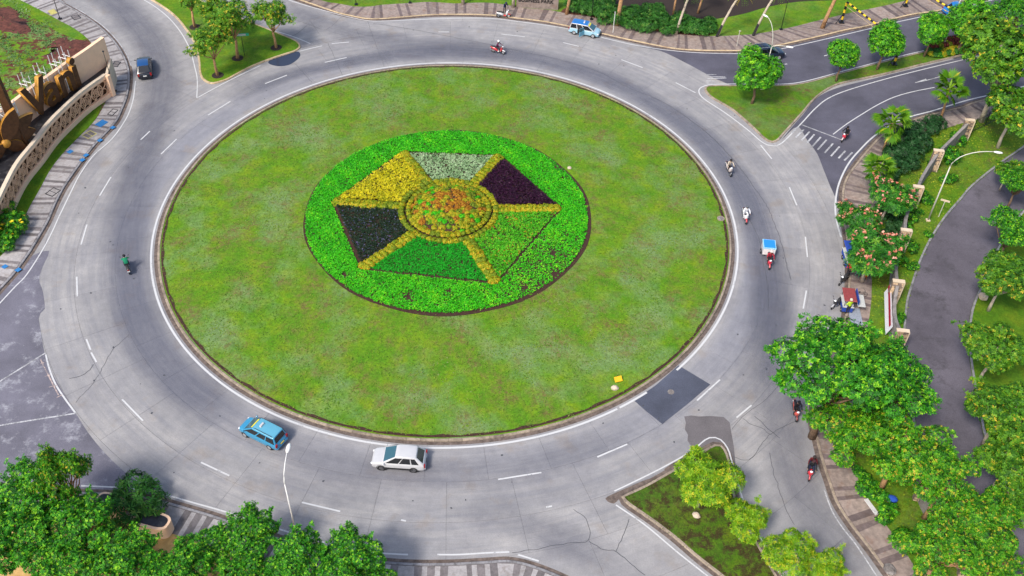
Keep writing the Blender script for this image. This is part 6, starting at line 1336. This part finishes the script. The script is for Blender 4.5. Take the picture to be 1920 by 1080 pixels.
for i, (x, y, r, lb) in enumerate([(1783, 290, 22, 'bright shrub below the second stone pillar'), (1800, 262, 16, 'bright shrub at the foot of the topmost stone pillar'), (1752, 305, 11, 'small bright shrub touching the second pillar'), (1780, 338, 15, 'bright shrub beside the curve of the lawn lamp'), (1733, 370, 17, 'bright shrub right of the third pillar'), (1703, 405, 15, 'bright shrub under the third pillar'), (1722, 398, 10, 'low bright shrub between third pillar and lamp foot'), (1697, 425, 12, 'bright shrub above the fourth pillar'), (1708, 462, 16, 'bright shrub right of the fourth pillar'), (1692, 488, 14, 'bright shrub left of the weeds by the wall'), (1712, 500, 12, 'bright shrub near the driveway kerb'), (1686, 600, 14, 'sapling shrub beside the banner'), (1740, 440, 9, 'tiny bright shrub below the lamp foot'), (1612, 890, 16, 'shrub in the notch of the lower right pavement'), (1625, 912, 22, 'palm-like shrub beside the lower right pavement'), (1660, 960, 22, 'shrub along the white plank on the right verge'), (1700, 1010, 24, 'shrub low on the right verge'), (1650, 930, 20, 'shrub behind the blue sheet')]):
    T(sh_g[i % 2], x, y, lb, 'shrub', 'leafy shrubs along the stone wall', rpx=r, seed=i)
T(sh_o[0], 252, 945, 'dark narrow leaved bush beside the banded pavement at the lower left', 'bush', rpx=52, seed=2)
for i, (x, y, r) in enumerate([(1085, 12, 22), (1110, 14, 24), (1135, 20, 24), (1165, 30, 25), (1190, 26, 24), (1185, 42, 20), (1215, 42, 24), (1240, 38, 22), (1250, 52, 20), (1280, 45, 24), (1305, 52, 24), (1322, 50, 20), (1225, 22, 20), (1095, -4, 24), (1130, 2, 22)]):
    T(sh_o[i % 3], x, y, '%s oleander bush in the long hedge, %s' % (['first', 'second', 'third', 'fourth', 'fifth', 'sixth', 'seventh', 'eighth', 'ninth', 'tenth', 'eleventh', 'twelfth', 'thirteenth', 'fourteenth', 'fifteenth'][i], 'left part' if x < 1170 else 'middle part' if x < 1250 else 'right part'), 'bush', 'oleander hedge on the far side', rpx=r, seed=i)
for i, (x, y, r) in enumerate([(1690, 262, 26), (1712, 245, 24), (1735, 238, 22), (1680, 290, 26), (1705, 280, 28), (1728, 270, 24), (1690, 315, 24), (1668, 330, 18), (1752, 232, 18), (1710, 305, 20), (1672, 420, 22), (1660, 445, 20), (1665, 395, 20)]):
    T(sh_d[i % 2], x, y, '%s dark evergreen bush between right pavement and stone wall, counted from the top' % ['fourth', 'third', 'second', 'sixth', 'fifth', 'seventh', 'ninth', 'tenth', 'first', 'eighth', 'twelfth', 'thirteenth', 'eleventh'][i], 'bush', 'dark bushes along the stone wall', rpx=r, seed=i)
# yellow flowered bush by the lattice screen
ysh = shrub_proto('flowering_bush', 230, 'broad', 1.6, 22, .22, 6, 7)
rg = np.random.default_rng(8); C = np.c_[rg.normal(0, .7, (26, 2)), rg.uniform(1.0, 1.7, 26)]; link('blossoms', leaf_mesh('blossoms', *rosettes(rg, C, np.repeat([[0, 0, 1.]], 26, 0), rg.uniform(0, 1, 26), .2, 5), LM['yflower'], .8), ysh)
T(ysh, 14, 420, 'yellow flowered bush beside the left pavement', 'bush', rpx=30, seed=1); T(ysh, 8, 450, 'lower yellow flowered bush at the left edge', 'bush', rpx=26, seed=3); T(ysh, -5, 400, 'yellow flowered bush cut by the left edge', 'bush', rpx=26, seed=5)
# hedge on the median: strips of clumps
def hedge_strip(label, px, lms, seed, w=.55, h_=.5):
    p = smooth_path(GP(px), .55); root = empty('hedge', (*p[0], .12)); tag(root, label, 'hedge'); ms = [clump_mesh('clump', .5, 90, lm, seed + j, .17) for j, lm in enumerate(lms)]
    for i, q in enumerate(p):
        for s in (-1, 0, 1):
            o = link('clump', ms[rnd.randrange(len(ms))], root); o.location = (q[0] - p[0][0] + rnd.gauss(0, .12), q[1] - p[0][1] + s * w + rnd.gauss(0, .1), h_); z = rnd.uniform(.8, 1.15); o.scale = (z, z, z)
hedge_strip('dark red leaved hedge on the median beyond the trimmed trees', [(1745, 92), (1775, 86), (1805, 79), (1838, 70), (1868, 62)], ['redhedge', 'redhedge', 'olive'], 300)
hedge_strip('low green and yellow hedge in front of the red median hedge', [(1742, 104), (1770, 103), (1800, 97), (1830, 90)], ['oleander', 'broad', 'hedge_y'], 310, .4, .35)
hedge_strip('low flower border between the oleander hedge and the far lawn', [(560, -8), (600, -6), (650, -3)], ['oleander', 'redhedge'], 320, .5, .3)
# grass cover of the smaller lawns
for lb, key, n, sd_, lm in (('grass tufts of the triangular lawn with young trees', 'tri', 5000, 31, 'grass'), ('grass tufts of the dark wedge', 'lower_tri', 5000, 32, 'weedy_dark')):
    scatter_grass(lb, n, samp_poly(W[key]), lambda P: np.full(len(P), .125), sd_, lm, .09)
P_ = W['right_in'] + W['drive_l'][::-1]; scatter_grass('weedy grass of the strip between wall and driveway', 14000, samp_poly(P_), lambda P: np.full(len(P), .105), 33, 'olive', .2)
P_ = [tuple(p) for p in GP([(-40, -20), (40, 5), (120, 62), (165, 80), (120, 115), (60, 165), (0, 210), (-60, 240), (-120, 200)])]; o = scatter_grass('scattered weeds on the red earth plot behind the monument', 9000, (lambda rng, n: (lambda P: P[(np.sin(P[:, 0] * .9) * np.sin(P[:, 1] * .8 + 1) + .6 * np.sin(P[:, 0] * 2.1 + P[:, 1] * 1.7) + rng.normal(0, .45, len(P))) > .25])(samp_poly(P_)(rng, n))), lambda P: np.full(len(P), .10), 34, 'weed', .3)
# odds and ends on the right verge
def slab_thing(name, px, py, dims, mat, label, rz, cat, z=.13, tilt=0): 
    g = G(px, py); o = MB().box((0, 0, dims[2] / 2), dims, 0, 0, 0, .96).build(name, mat); o.location = (g.x, g.y, z); o.rotation_euler = (tilt, 0, rz); return tag(o, label, cat)
slab_thing('plank', 1633, 952, (.35, 1.6, .08), M['paint'], 'white plank lying along the right verge', R_(22), 'plank')
ts = MB().sphere((0, 0, .1), (.5, .38, .16), 14, 6, 0, -.5); ts.v = [(x * rnd.uniform(.85, 1.2), y * rnd.uniform(.85, 1.2), z) for x, y, z in ts.v]; o = ts.build('blue_sheet', cloth((.02, .08, .42)), None, True); g = G(1667, 944); o.location = (g.x, g.y, .6); tag(o, 'crumpled bright blue sheet among the right verge shrubs', 'sheet')
rock(1667, 1070, .6, 'dark flat boulder at the lower end of the right kerb', 9, .35).data.materials[0] = M['stone_g']
